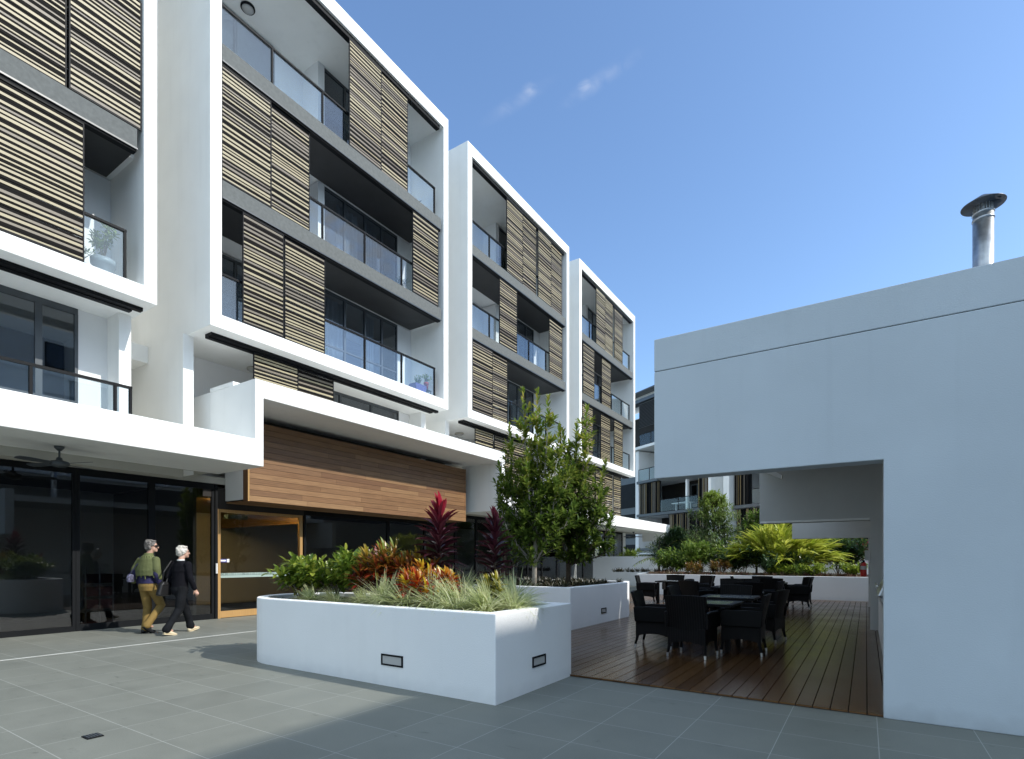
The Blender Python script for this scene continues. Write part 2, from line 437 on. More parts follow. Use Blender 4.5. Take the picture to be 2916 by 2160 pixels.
def window_wall(x, ys, z0, z1, fr=.05, midrail=None, parent=None, mt='alu', gl='winglass', name='window', bands=()):
    """glazed wall facing +x: dark frames at every y in ys, one pane per bay"""
    f = MB()
    f.box(x - .06, x, ys[0], ys[-1], z1 - fr * 1.3, z1)
    f.box(x - .06, x, ys[0], ys[-1], z0, z0 + fr * 1.2)
    for y in ys:
        a = max(ys[0], y - fr / 2 - .008); b = min(ys[-1], y + fr / 2 + .008)
        f.box(x - .062, x + .004, a, b, z0 + fr * 1.2, z1 - fr * 1.3)
    o = f.build(name, M[mt], parent or APT)
    for a, b in zip(ys[:-1], ys[1:]):
        B((x - .036, x - .026, a + fr / 2 + .008, b - fr / 2 - .008, z0 + fr * 1.2, z1 - fr * 1.3)).build('pane', M[gl], o)
        if midrail:
            for zz in midrail: B((x - .05, x - .002, a + fr / 2 + .009, b - fr / 2 - .009, zz, zz + .045)).build('transom', M[mt], o)
    return o

screens = {
 'a': {2: [(2.48, 3.64)], 1: [(1.28, 2.46), (2.48, 3.64), (3.66, 4.79)], 0: [(.3, 1.5), (1.52, 2.69), (2.71, 3.88)]},
 'b': {2: [(9.79, 10.95), (10.97, 12.06)], 1: [(6.33, 7.5), (7.52, 8.58), (12.23, 13.42)], 0: [(6.81, 7.83), (7.88, 9.04)]},
 'c': {2: [(17.43, 18.62), (18.65, 19.74), (19.83, 20.98), (21.0, 22.05)], 1: [(16.94, 18.17), (20.88, 22.1)], 0: [(15.24, 16.49), (16.51, 17.54)]},
 'd': {2: [(25.74, 26.9), (26.92, 28.05), (28.15, 29.37)], 1: [(24.2, 25.52), (26.55, 27.76)], 0: [(24.1, 25.33), (26.43, 27.68), (28.12, 29.38)]},
}
low_screens = {'b': [(7.27, 8.46, 5.3), (8.48, 9.59, 5.3)], 'c': [(15.85, 17.0, 5.3), (17.15, 18.3, 3.72), (18.32, 19.5, 3.72)], 'd': [(24.1, 25.3, 3.72), (25.32, 26.4, 3.72), (26.42, 27.63, 3.72), (27.65, 28.84, 3.72), (28.86, 29.95, 3.72)]}
sd = 11
for (y0, y1, k) in mods:
    MB().ring(-17.2, XF, (y0, y1, 6.38, 16.02), (y0 + .25, y1 - .235, 6.68, 15.62)).build('box_frame', M['white'], APT, bevel=.012)
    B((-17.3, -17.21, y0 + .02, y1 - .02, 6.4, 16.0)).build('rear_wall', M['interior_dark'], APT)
    a, b = y0 + .252, y1 - .237
    yp0, yp1 = y0 + 3.78, y0 + 4.0
    yw = y0 + 6.92
    for fi in (1, 2):
        t = FL[fi]; u = SOF[fi - 1]
        s = MB(); s.box(-12.0, XF - .03, a + .02, b - .10, u + .02, t, 0)
        o = s.build('floor_slab', M['conc'], APT, bevel=.006)
        B((-16.9, -12.002, a, b, u + .021, t - .03)).build('slab_core', M['whitein'], o)
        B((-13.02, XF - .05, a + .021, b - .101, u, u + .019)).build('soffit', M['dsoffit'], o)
        parts('screen_track', M['dark'], [(XF - .19, XF - .055, a + .022, b - .102, u - .045, u - .001)], o)
        parts('drip_edge', M['alu'], [(XF - .046, XF - .022, a + .022, b - .09, u - .012, u + .019)], o)
    tt = MB(); tt.box(XF - .22, XF - .07, a + .01, b - .12, 15.5, 15.618); tt.build('screen_track', M['dark'], APT)
    for fi in (0, 1, 2):
        z0, z1 = FL[fi], SOF[fi]
        white_top = fi == 2
        # left zone wall and pier
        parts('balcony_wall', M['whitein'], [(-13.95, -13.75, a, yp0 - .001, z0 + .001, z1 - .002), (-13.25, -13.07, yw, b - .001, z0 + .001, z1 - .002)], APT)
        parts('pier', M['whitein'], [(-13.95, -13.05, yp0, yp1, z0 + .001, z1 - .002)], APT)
        window_wall(-13.08, [yp1 + .001, y0 + 4.76, y0 + 5.55, y0 + 6.25, yw - .001], z0 + .002, z1 - .004, midrail=[z0 + .95] if fi != 1 else None)
        window_wall(-13.70, [a + .35, a + 1.5, a + 2.6], z0 + .002, z1 - .05)
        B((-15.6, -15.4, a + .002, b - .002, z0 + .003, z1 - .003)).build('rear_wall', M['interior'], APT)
        off = [1.55, 2.97, 4.38, 5.82]
        glass_rail(XF - .2, a + .015, b - .22, z0, [y0 + q for q in off], ends=('r',))
        for n, (sa, sb) in enumerate(screens[k][fi]):
            sd += 1
            slat_screen(XF - .06 - (.045 if n % 2 else 0), sa, sb, z0 + .035, z1 - (.05 if fi < 2 else .125), sd)
    # level under the box: fins, track, screens, wall
    parts('fin_wall', M['white'], [(-17.2, -12.55, y0 - .09, y0 + .13, 3.3, 6.379), (-17.2, -12.55, y1 - .29, y1 - .075, 3.3, 6.379)], APT)
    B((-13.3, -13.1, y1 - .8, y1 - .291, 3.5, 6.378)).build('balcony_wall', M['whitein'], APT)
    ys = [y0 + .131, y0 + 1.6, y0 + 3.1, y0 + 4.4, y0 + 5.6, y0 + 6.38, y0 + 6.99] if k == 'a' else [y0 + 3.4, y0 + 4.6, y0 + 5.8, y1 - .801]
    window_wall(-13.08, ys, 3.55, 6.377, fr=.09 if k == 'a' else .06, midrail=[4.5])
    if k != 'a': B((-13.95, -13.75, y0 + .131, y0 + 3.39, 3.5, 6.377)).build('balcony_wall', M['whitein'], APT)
    B((-15.6, -15.4, y0 + .14, y1 - .3, 3.5, 6.376)).build('rear_wall', M['interior_dark'], APT)
    parts('screen_track', M['dark'], [(-12.06, -11.94, y0 + .2, y1 - .11, 6.31, 6.378), (-12.2, -12.065, y0 + .2, y1 - .25, 6.29, 6.378)], APT)
    for n, (sa, sb, zb) in enumerate(low_screens.get(k, [])):
        sd += 1
        slat_screen(-12.0 - (.05 if n % 2 else 0), sa, sb, zb, 6.3, sd)
# recesses between the boxes, roof behind
for (ya, yb) in ((5.04, 6.06), (13.85, 14.9), (22.58, 23.67)):
    B((-15.6, -15.35, ya - .0, yb + .0, 3.3, 15.9)).build('recess_wall', M['white'], APT)
    B((-15.34, -14.2, ya + .003, yb - .092, 6.05, 6.44)).build('recess_lintel', M['white'], APT)
parts('roof', M['alu'], [(-19, -13.621, -3.5, 31.0, 16.55, 16.75)], APT); parts('gutter', M['alu'], [(-13.62, -13.4, -3.5, 31.0, 16.5, 16.8)], APT)
B((-19, -14.6, -3.0, 30.6, 16.03, 16.54)).build('roof_upstand', M['white'], APT)
B((-17.6, -17.31, -3, 37, 0, 16.0)).build('rear_wall', M['white'], APT)

# ribbon canopy: low - up - high - down - low
CX = -10.7
pts = [(-6, 3.38), (6.71, 3.38), (6.71, 4.83), (15.69, 4.83), (15.69, 3.14), (34.95, 3.14), (34.95, 2.62), (35.14, 2.62), (35.14, 3.68), (15.88, 3.68), (15.88, 5.21), (6.52, 5.21), (6.52, 3.94), (-6, 3.94)]
def yz(u, v, a): return (a, u, v)
def ribbon():
    mb = MB(); n = len(pts)
    for x_, rev in ((CX, False), (-12.5, True)):
        b = len(mb.v); mb.v += [(x_, p[0], p[1]) for p in pts]
        mb.f.append(tuple(range(b + n - 1, b - 1, -1)) if rev else tuple(range(b, b + n))); mb.m.append(0)
    for i in range(n):
        j = (i + 1) % n
        mb.f.append((j, i, n + i, n + j)); mb.m.append(0)
    return mb
ribbon().build('canopy', M['white'], APT, bevel=.015)
parts('canopy_upstand', M['white'], [(-13.9, -12.501, 6.52, 6.71, 3.95, 5.21)], APT); parts('coping', M['white'], [(-12.49, -11.55, 6.522, 6.70, 5.2105, 5.3)], APT)
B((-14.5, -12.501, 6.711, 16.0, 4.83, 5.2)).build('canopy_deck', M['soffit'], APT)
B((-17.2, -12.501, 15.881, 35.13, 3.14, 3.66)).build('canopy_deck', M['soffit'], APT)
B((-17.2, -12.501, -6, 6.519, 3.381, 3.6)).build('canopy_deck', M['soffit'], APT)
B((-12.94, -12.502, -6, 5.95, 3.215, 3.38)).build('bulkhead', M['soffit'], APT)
# high level balustrade on the terrace
hb = glass_rail(-11.15, -3, 4.42, 3.94, [.2, 1.6, 3.0, 4.16], top=.6, ends=('r',))
# hardwood cladding box over the entrance
cl = MB(); z = 2.78; k = 0
while z < 4.6:
    y = 7.17; 
    while y < 15.29:
        y2 = min(15.3, y + rng.uniform(1.4, 3.6))
        if 15.3 - y2 < .5: y2 = 15.3
        cl.box(-12.03, -12.0, y + .0015, y2 - .0015, z, z + .1265); y = y2
    z += .1335
clo = cl.build('timber_cladding', M['clad'], APT)
B((-12.95, -12.031, 7.175, 15.295, 2.80, 4.64)).build('backing', M['interior_dark'], clo)
B((-12.012, -11.997, 7.13, 7.168, 2.77, 4.64)).build('corner_trim', M['oak'], clo); B((-12.20, -12.013, 7.13, 7.168, 2.77, 4.64)).build('side_board', M['darkwood'], clo)
B((-12.95, -12.201, 7.12, 7.174, 2.82, 4.82)).build('end_panel', M['whitein'], clo)
sb = MB()
for i in range(7): sb.box(-12.95 + i * .133, -12.95 + i * .133 + .129, 7.14, 15.29, 2.768, 2.79)
sb.build('timber_soffit', M['clad'], clo)
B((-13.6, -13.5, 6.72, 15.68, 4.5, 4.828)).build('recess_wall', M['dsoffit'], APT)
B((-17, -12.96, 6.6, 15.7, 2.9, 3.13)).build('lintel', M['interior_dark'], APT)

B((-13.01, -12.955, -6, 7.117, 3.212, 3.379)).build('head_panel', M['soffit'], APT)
# warm lit timber bulkhead inside the entrance hall, brightened by an added, unseen glowing strip behind the door head
bkh = MB()
for i in range(8): bkh.box(-18.4, -13.05, 9.32, 9.36, 2.41 + i * .06, 2.41 + i * .06 + .053)
bko = bkh.build('hall_bulkhead', M['gold_ceiling'], APT)
ls, lnt, lp = new_mat('warm_fill_strip'); lp.inputs['Emission Color'].default_value = (1, .66, .22, 1); lp.inputs['Emission Strength'].default_value = 200
B((-13.12, -13.06, 7.0, 8.9, 2.80, 2.82)).build('fill_strip', ls, bko)
# ground floor glazing
GX = -12.95
window_wall(GX, [-6, .4, 1.75, 2.95, 4.17], 0.0, 3.21, fr=.09, mt='dark', gl='glass')
window_wall(GX, [4.175, 5.52, 6.86], 0.0, 3.21, fr=.11, mt='dark', gl='glass')
B((GX - .1, GX + .03, 6.87, 6.93, 0, 3.2)).build('mullion', M['dark'], APT)
B((GX - .06, GX + .01, 6.93, 9.3, 2.62, 3.1)).build('door_head', M['interior_dark'], APT)
df = MB()
df.box(GX - .07, GX + .02, 6.935, 7.0, .0, 2.62); df.box(GX - .07, GX + .02, 9.17, 9.25, 0, 2.62)
df.box(GX - .071, GX + .019, 7.0, 9.17, 2.55, 2.619); df.box(GX - .071, GX + .019, 7.0, 9.17, .012, .17)
door = df.build('entrance_door', M['oak'], APT)
B((GX - .04, GX - .03, 7.001, 9.169, .171, 2.549)).build('pane', M['glass'], door)
hn = MB(); hn.tube([(GX + .06, 6.885, 1.08), (GX + .06, 6.885, 1.32)], .022, 10); hn.build('handle', mat('white_handle', (.8, .8, .8), .3), door)
bandm = mat('frosted_manifestation', (.33, .43, .40), .6, var=.06)
B((GX - .026, GX - .024, 7.002, 9.168, .97, 1.085)).build('manifestation_band', bandm, door)
bp = MB(); yy = 7.03; r5 = random.Random(5)
while yy < 9.1:                                     # the small black fretwork marks along the top edge of the band
    t = r5.choice(['bar', 'bar', 'x', 'bars'])
    if t == 'bar': bp.box(GX - .022, GX - .021, yy, yy + .006, 1.03, 1.09); yy += .045
    elif t == 'bars':
        for q in range(3): bp.box(GX - .022, GX - .021, yy + q * .03, yy + q * .03 + .006, 1.03, 1.09)
        yy += .11
    else:
        bp.box(GX - .022, GX - .021, yy, yy + .006, 1.03, 1.09); bp.box(GX - .022, GX - .021, yy + .06, yy + .066, 1.03, 1.09)
        bp.face([(GX - .0212, yy, 1.03), (GX - .0212, yy + .008, 1.03), (GX - .0212, yy + .064, 1.09), (GX - .0212, yy + .056, 1.09)])
        bp.face([(GX - .0209, yy + .056, 1.03), (GX - .0209, yy + .064, 1.03), (GX - .0209, yy + .008, 1.09), (GX - .0209, yy, 1.09)])
        yy += .10
bp.box(GX - .0225, GX - .0215, 7.01, 9.16, 1.028, 1.033)
bp.build('fret_pattern', M['dark'], door)
sg = B((GX - .027, GX - .024, 7.012, 7.17, 1.345, 1.425)).build('arrow_sign', mat('blue_sticker', (.03, .035, .28), .4), door)
ar = MB(); xs = GX - .0225
ar.face([(xs, 7.022, 1.365), (xs, 7.125, 1.365), (xs, 7.125, 1.355), (xs, 7.16, 1.385), (xs, 7.125, 1.415), (xs, 7.125, 1.405), (xs, 7.022, 1.405)])
whs = mat('white_sticker', (.8, .8, .82), .5)
ar.build('arrow', whs, sg)
B((GX - .0265, GX - .0235, 7.175, 7.235, 1.345, 1.425)).build('white_label', whs, door)
sn = B((GX - .3, GX - .1, 7.25, 7.75, 2.42, 2.52)).build('door_sensor', mat('blue_grey_plastic', (.12, .18, .2), .5), door)
window_wall(GX, [9.31, 12.46], 0.0, 2.77, fr=.1, mt='dark', gl='glass')
window_wall(GX, [12.465, 14.2, 15.9], 0.0, 2.77, fr=.08, mt='dark', gl='glass')
window_wall(GX, [15.91, 17.2, 18.5, 19.8, 21.1, 22.4, 23.9, 25.4, 26.9, 28.35, 29.85, 31.25, 32.6], 0.0, 3.13, fr=.09, mt='dark', gl='glass')
B((-13.3, -12.92, 32.62, 33.05, 0, 3.139)).build('column', M['white'], APT, bevel=.008)
B((-14.5, -14.3, 16.0, 27, 0, .0)) if False else None
# rooms behind the glass
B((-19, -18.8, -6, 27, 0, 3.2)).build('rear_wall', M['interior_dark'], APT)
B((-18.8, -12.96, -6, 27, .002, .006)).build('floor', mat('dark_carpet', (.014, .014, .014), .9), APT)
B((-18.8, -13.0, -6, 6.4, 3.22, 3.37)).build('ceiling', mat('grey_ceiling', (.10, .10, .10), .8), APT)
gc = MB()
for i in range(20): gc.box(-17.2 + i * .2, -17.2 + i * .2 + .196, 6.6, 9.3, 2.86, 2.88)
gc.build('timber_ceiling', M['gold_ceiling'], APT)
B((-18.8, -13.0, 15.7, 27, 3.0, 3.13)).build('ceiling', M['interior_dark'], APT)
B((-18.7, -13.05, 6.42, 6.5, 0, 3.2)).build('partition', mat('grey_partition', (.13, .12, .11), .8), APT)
B((-18.7, -14.5, 27.0, 27.1, 0, 3.1)).build('partition', M['interior'], APT)
B((-16.4, -15.6, -1.5, 1.8, .0, 2.6)).build('joinery', M['interior_dark'], APT)

# curtains behind the balcony doors
def curtain(y0, y1, z0, z1, label, x=-13.32, amp=.045):
    mb = MB(); n = 34
    b = len(mb.v)
    for i in range(n + 1):
        t = i / n; y = y0 + (y1 - y0) * t
        xx = x + amp * math.sin(t * PI * 9) + .02 * math.sin(t * 31)
        mb.v += [(xx, y, z0), (xx + .01 * math.sin(t * 20), y, z1)]
    for i in range(n): mb.f.append((b + 2 * i, b + 2 * i + 2, b + 2 * i + 3, b + 2 * i + 1)); mb.m.append(0)
    o = mb.build('curtain', M['curtain'], None, smooth=True)
    return tag(o, label, 'curtain', 'pale curtains behind balcony doors')
M['curtain'] = mat('white_sheer', (.75, .75, .74), .9, var=.05)
curtain(10.12, 10.95, 6.72, 9.15, 'white curtain gathered at left behind the lowest balcony doors of the largest box')
curtain(11.65, 12.15, 6.72, 9.15, 'narrow white curtain at right behind the lowest balcony doors of the largest box')
curtain(10.7, 11.5, 9.66, 12.1, 'wide pale curtain behind the middle balcony doors of the largest box')
curtain(11.75, 12.3, 9.66, 12.1, 'narrow pale curtain behind the middle balcony doors of the largest box')
curtain(19.4, 20.1, 9.66, 12.1, 'pale curtain behind the middle balcony doors of the third box')

# ceiling lights under soffits
def oyster(x, y, z, label, dark=False):
    t = thing('ceiling_light', label, 'light', (x, y, z), group='round ceiling lights on balcony soffits')
    mb = MB(); mb.lathe([(.17, -.001), (.175, -.03), (.165, -.05), (.15, -.055)], n=24); mb.build('rim', M['dark'] if dark else M['soffit'], t, world=False, smooth=True)
    mb = MB(); mb.lathe([(.148, -.05), (.12, -.085), (.06, -.1), (.01, -.102)], n=24); mb.build('diffuser', M['frost'], t, world=False, smooth=True)
oyster(-13.3, 8.07, 6.378, 'round ceiling light under the largest box beside a striped screen')
oyster(-13.35, 16.6, 6.378, 'round ceiling light under the third box behind the canopy edge')
oyster(-13.3, 7.9, 15.618, 'dark rimmed round light on the top balcony soffit of the largest box', True)

# ceiling fans
def fan(x, y, z, label, rot):
    t = thing('ceiling_fan', label, 'fan', (x, y, z), rot, group='dark ceiling fans under the canopy')
    mb = MB(); mb.lathe([(.075, -.001), (.07, -.03), (.03, -.075), (.02, -.08)], n=20); mb.build('canopy_cup', M['alu'], t, world=False, smooth=True)
    mb = MB(); mb.tube([(0, 0, -.07), (0, 0, -.25)], .016, 10); mb.build('rod', M['alu'], t, world=False)
    mb = MB(); mb.lathe([(.02, -.19), (.04, -.2), (.05, -.245), (.13, -.265), (.15, -.3), (.13, -.335), (.08, -.36), (.02, -.365)], n=24); mb.build('motor', M['alu'], t, world=False, smooth=True)
    for q in range(4):
        a = q * PI / 2; ca, sa = math.cos(a), math.sin(a)
        mb = MB(); prof = [(.12, .04), (.2, .06), (.5, .075), (.66, .065), (.68, .02)]
        up = []; dn = []
        for (r_, w) in prof:
            up.append((r_, w, -.30 + w * .22)); dn.append((r_, -w, -.30 - w * .22))
        n = len(up)
        for off in (0, -.008):
            b = len(mb.v)
            for p in up + dn[::-1]:
                mb.v.append((p[0] * ca - p[1] * sa, p[0] * sa + p[1] * ca, p[2] + off))
            mb.f.append(tuple(range(b, b + 2 * n)) if off == 0 else tuple(reversed(range(b, b + 2 * n)))); mb.m.append(0)
        for i in range(2 * n):
            j = (i + 1) % (2 * n); mb.f.append((i, 2 * n + i, 2 * n + j, j)); mb.m.append(0)
        mb.build('blade', M['alu'], t, world=False)
fan(-11.75, 3.55, 3.379, 'dark four bladed ceiling fan under the canopy at the left edge', R(20))
fan(-12.0, 32.0, 3.139, 'dark ceiling fan under the far end of the canopy', R(50))

# brochure stand behind the shopfront glass
bs = thing('display_stand', 'dark red display stand with three slim poles behind the shopfront glass', 'stand', (-13.9, 4.9, 0))
B((-14.15, -13.65, 4.55, 5.25, .006, .06)).build('base', mat('dark_red_base', (.08, .02, .015), .6), bs)
for yy in (4.65, 4.9, 5.15):
    mb = MB(); mb.tube([(-13.9, yy, .06), (-13.9, yy, 1.25)], .016, 8); mb.build('pole', M['chrome'], bs)
for zz in (.35, .62, .9): B((-13.99, -13.92, 4.64, 5.16, zz, zz + .2)).build('pocket', mat('leaflets', (.05, .02, .03), .7, var=.5, vs=20), bs)
# ---------------------------------------------------------------- the barbecue pavilion on the right
PAV = thing('pavilion', 'white textured pavilion with a cantilevered beam over the timber deck at right', 'pavilion', (2.5, 9, 0))
wl = MB()
poly = [(-1.94, 2.29), (.13, 2.29), (.13, 0), (9, 0), (9, 3.4545), (-1.94, 3.4545)]
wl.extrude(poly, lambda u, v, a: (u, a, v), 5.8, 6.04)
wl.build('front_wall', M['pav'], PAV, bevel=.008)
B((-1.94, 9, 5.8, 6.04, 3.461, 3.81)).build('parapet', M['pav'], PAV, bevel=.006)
B((-1.93, 8.99, 5.812, 6.03, 3.4546, 3.4609)).build('shadow_joint', M['conc'], PAV)
def portal(y, x0, xr, zb, name='portal_frame'):
    p = MB(); p.extrude([(x0, zb), (xr, zb), (xr, 0), (xr + .24, 0), (xr + .24, 3.4), (x0, 3.4)], lambda u, v, a: (u, a, v), y, y + .25)
    return p.build(name, M['portal'], PAV, bevel=.006)
portal(12.8, -1.94, .07, 2.19); portal(19.0, -1.94, .06, 2.06)
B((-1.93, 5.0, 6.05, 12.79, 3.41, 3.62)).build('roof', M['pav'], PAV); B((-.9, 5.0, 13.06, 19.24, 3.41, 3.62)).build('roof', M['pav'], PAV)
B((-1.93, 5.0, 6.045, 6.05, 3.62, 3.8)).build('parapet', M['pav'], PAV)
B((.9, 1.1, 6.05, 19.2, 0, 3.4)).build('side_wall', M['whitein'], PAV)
br = MB(); br.extrude([(-1.88, 3.32), (-1.5, 3.12), (-1.5, 3.2), (-1.7, 3.34)], lambda u, v, a: (u, a, v), 12.66, 12.79); br.build('bracket', M['whitein'], PAV)
B((-.35, -.15, 6.1, 6.25, 3.2, 3.40)).build('light_fitting', M['alu'], PAV)
B((-1.92, .06, 12.79, 12.799, 2.192, 2.235)).build('beam_lit_edge', M['white'], PAV)  # white strip paints the sunlit lower edge of the beam
# flue
fl = MB(); fl.lathe([(.095, 3.6), (.095, 5.30)], (1.105, 8.0, 0), 28); flo = fl.build('flue', M['steel'], PAV, smooth=True)
for zz in (5.29, 5.22):
    c_ = MB(); c_.lathe([(.096, 0), (.101, .004), (.101, .02), (.096, .024)], (1.105, 8.0, zz), 28); c_.build('collar', M['steel'], flo, smooth=True)
lv = MB()
for q in range(18):
    a = 2 * PI * q / 18
    lv.tube([(1.105 + .082 * math.cos(a), 8 + .082 * math.sin(a), 5.31), (1.105 + .082 * math.cos(a), 8 + .082 * math.sin(a), 5.39)], .008, 5)
lv.lathe([(.07, 5.31), (.07, 5.40)], (1.105, 8, 0), 20)
lv.build('louvre_ring', M['steel'], flo)
cp = MB(); cp.lathe([(.198, 5.392), (.2, 5.398), (.11, 5.455), (.04, 5.50), (.02, 5.508), (.01, 5.51)], (1.105, 8, 0), 36); cp.lathe([(.197, 5.391), (.08, 5.43), (.02, 5.445)], (1.105, 8, 0), 36)
cp.build('cap', mat('weathered_zinc', (.09, .10, .115), .4, metal=.5, var=.2), flo, smooth=True)
# kitchen bench and barbecue along the inside wall
bn = thing('kitchen_bench', 'pale bench cupboard inside the pavilion opening beside the deck', 'bench', (.5, 9, 0))
B((.2, .88, 6.6, 12.6, .03, .88)).build('cupboard', M['whitein'], bn); B((.15, .89, 6.55, 12.65, .881, .92)).build('benchtop', M['chrome'], bn)
bq = thing('barbecue', 'steel barbecue with a tilted hood on the bench inside the pavilion', 'barbecue', (.5, 9, .92))
mb = MB(); mb.extrude([(.12, .921), (.85, .921), (.85, 1.2), (.45, 1.24), (.2, 1.12)], lambda u, v, a: (u, a, v), 8.4, 9.6); mb.build('hood', M['steel'], bq, bevel=.02)
mb = MB(); mb.tube([(.12, 8.5, 1.06), (.12, 9.5, 1.06)], .015, 8); mb.build('handle', M['chrome'], bq)
fe = thing('fire_extinguisher', 'red fire extinguisher hung on the far pavilion post', 'extinguisher', (-.06, 18.9, .92))
mb = MB(); mb.lathe([(.075, 0), (.08, .02), (.08, .34), (.06, .4), (.03, .42)], (-.06, 18.9, .92), 20); mb.build('body', mat('red_enamel', (.5, .02, .015), .3), fe, smooth=True)
mb = MB(); mb.lathe([(.0805, .2), (.0815, .205), (.0815, .3), (.0805, .305)], (-.06, 18.9, .92), 20); mb.build('label_band', M['frost'], fe)
B((-.09, -.03, 18.86, 18.94, 1.341, 1.40)).build('valve', M['dark'], fe)
mb = MB(); mb.tube([(-.03, 18.86, 1.36), (-.15, 18.82, 1.3), (-.15, 18.82, 1.05)], .014, 8); mb.build('hose', M['dark'], fe)
B((-.02, .05, 12.74, 12.798, 1.39, 1.59)).build('switch_box', M['frost'], PAV)

# ---------------------------------------------------------------- planters
def wall_light(parent, c, axis, w, h):
    x, y, z = c
    if axis == 'y':                          # on a face looking towards -y
        f = MB(); o_ = (x - w / 2, x + w / 2, z - h / 2, z + h / 2)
        t = .018
        f.box(o_[0], o_[1], y - .012, y + .005, o_[2], o_[2] + t); f.box(o_[0], o_[1], y - .012, y + .005, o_[3] - t, o_[3])
        f.box(o_[0], o_[0] + t, y - .012, y + .005, o_[2] + t, o_[3] - t); f.box(o_[1] - t, o_[1], y - .012, y + .005, o_[2] + t, o_[3] - t)
        q = f.build('wall_light', M['dark'], parent)
        B((o_[0] + t, o_[1] - t, y - .005, y + .004, o_[2] + t, o_[3] - t)).build('lens', M['frost'], q)
    else:
        f = MB(); o_ = (y - w / 2, y + w / 2, z - h / 2, z + h / 2); t = .018
        f.box(x - .005, x + .012, o_[0], o_[1], o_[2], o_[2] + t); f.box(x - .005, x + .012, o_[0], o_[1], o_[3] - t, o_[3])
        f.box(x - .005, x + .012, o_[0], o_[0] + t, o_[2] + t, o_[3] - t); f.box(x - .005, x + .012, o_[1] - t, o_[1], o_[2] + t, o_[3] - t)
        q = f.build('wall_light', M['dark'], parent)
        B((x - .004, x + .005, o_[0] + t, o_[1] - t, o_[2] + t, o_[3] - t)).build('lens', M['frost'], q)

def planter(name, label, outer, inner, zt, zs, base):
    t = thing(name, label, 'planter', base)
    n = len(outer); mb = MB()
    mb.v = [(p[0], p[1], 0) for p in outer] + [(p[0], p[1], zt) for p in outer] + [(p[0], p[1], zt) for p in inner] + [(p[0], p[1], zs - .3) for p in inner]
    for i in range(n):
        j = (i + 1) % n
        for a in (0, n, 2 * n): mb.f.append((a + i, a + j, a + n + j, a + n + i)); mb.m.append(0)
    mb.build('wall', M['white2'], t, bevel=.012)
    sm = MB()
    cx_ = sum(p[0] for p in inner) / n; cy_ = sum(p[1] for p in inner) / n
    rr = random.Random(3); b = 0
    rows = []
    for k in range(6):
        f = 1 - k / 6.0
        rows.append([len(sm.v) + i for i in range(n)])
        sm.v += [(cx_ + (p[0] - cx_) * f * .999, cy_ + (p[1] - cy_) * f * .999, zs + (0 if k == 0 else rr.uniform(-.02, .05))) for p in inner]
    for a, c in zip(rows[:-1], rows[1:]):
        for i in range(n):
            j = (i + 1) % n; sm.f.append((a[i], a[j], c[j], c[i])); sm.m.append(0)
    sm.f.append(tuple(rows[-1])); sm.m.append(0)
    sm.build('soil', M['soil'], t)
    return t
def dshape(x0, y0, x1, y1, r_in, xr):
    cy = (y0 + y1) / 2; r = (y1 - y0) / 2
    p = [(xr, y0), (xr, y1)]
    for i in range(0, 25):
        a = PI / 2 + PI * i / 24
        p.append((x0 + r * math.cos(a), cy + r * math.sin(a)))
    return p
o1 = dshape(-6.73, 4.26, 0, 5.86, 0, -2.98); i1 = dshape(-6.73, 4.40, 0, 5.72, 0, -3.14)
P1 = planter('planter', 'white D-shaped planter wall in front, with a rounded left end and a flower bed', o1, i1, .88, .80, (-5, 5, 0))
wall_light(P1, (-4.37, 4.26, .292), 'y', .33, .125); wall_light(P1, (-2.98, 5.08, .305), 'x', .28, .115)
o2 = [(-8.3, 9.45), (-4.83, 9.45), (-4.83, 12.55), (-5.1, 13.3), (-8.3, 13.3)]; i2 = [(-8.15, 9.6), (-4.98, 9.6), (-4.98, 12.5), (-5.2, 13.15), (-8.15, 13.15)]
P2 = planter('planter', 'white planter box with two small trees and dark rosettes in front of the shopfront', o2, i2, .86, .80, (-6.5, 11, 0))
wall_light(P2, (-4.83, 11.05, .29), 'x', .26, .115)
o3 = [(-7.9, 21.4), (6, 21.4), (6, 27.6), (-9.4, 27.6)]; i3 = [(-7.75, 21.55), (5.85, 21.55), (5.85, 27.45), (-9.2, 27.45)]
P3 = planter('planter', 'long low white planter across the back of the deck full of tropical shrubs', o3, i3, .83, .77, (-2, 23, 0))
LW = B((-14, 6, 28.2, 28.45, 0, 1.6)).build('garden_wall', M['white2']); tag(LW, 'low white garden wall behind the back shrubs', 'wall')
LW2 = MB().prism([(-11.3, 28.9), (-10.9, 28.9), (-10.9, 29.3), (-11.1, 29.3), (-11.1, 34), (-11.3, 34)], 0, .92).build('garden_wall', M['white2']); tag(LW2, 'short white wall stub beside the far canopy column', 'wall')

# ---------------------------------------------------------------- far apartment building, turned about 30 degrees
FA = thing('apartment_building', 'distant white and charcoal apartment building with vertical striped screens behind the garden', 'building', (-11, 42.3, 0))
D_ = Vector((.861, -.509, 0)); Nn = Vector((-.509, -.861, 0)); P0 = Vector((-16.9, 45.8, 0))
def fb(boxes, name, m, parent=FA, off=0):
    mb = MB()
    for (t0, t1, n0, n1, z0, z1) in boxes:       # n = outward (towards the courtyard)
        b = len(mb.v)
        for z in (z0, z1):
            for (t, n_) in ((t0, n0), (t1, n0), (t1, n1), (t0, n1)):
                p = P0 + D_ * t + Nn * n_; mb.v.append((p.x, p.y, z))
        for q in ((0, 1, 2, 3), (7, 6, 5, 4), (0, 4, 5, 1), (1, 5, 6, 2), (2, 6, 7, 3), (3, 7, 4, 0)):
            mb.f.append(tuple(b + i for i in q)); mb.m.append(0)
    return mb.build(name, m, parent)
fb([(-6, 22, -12, -3, 0, 15.0)], 'rear_wall', M['whitein'])
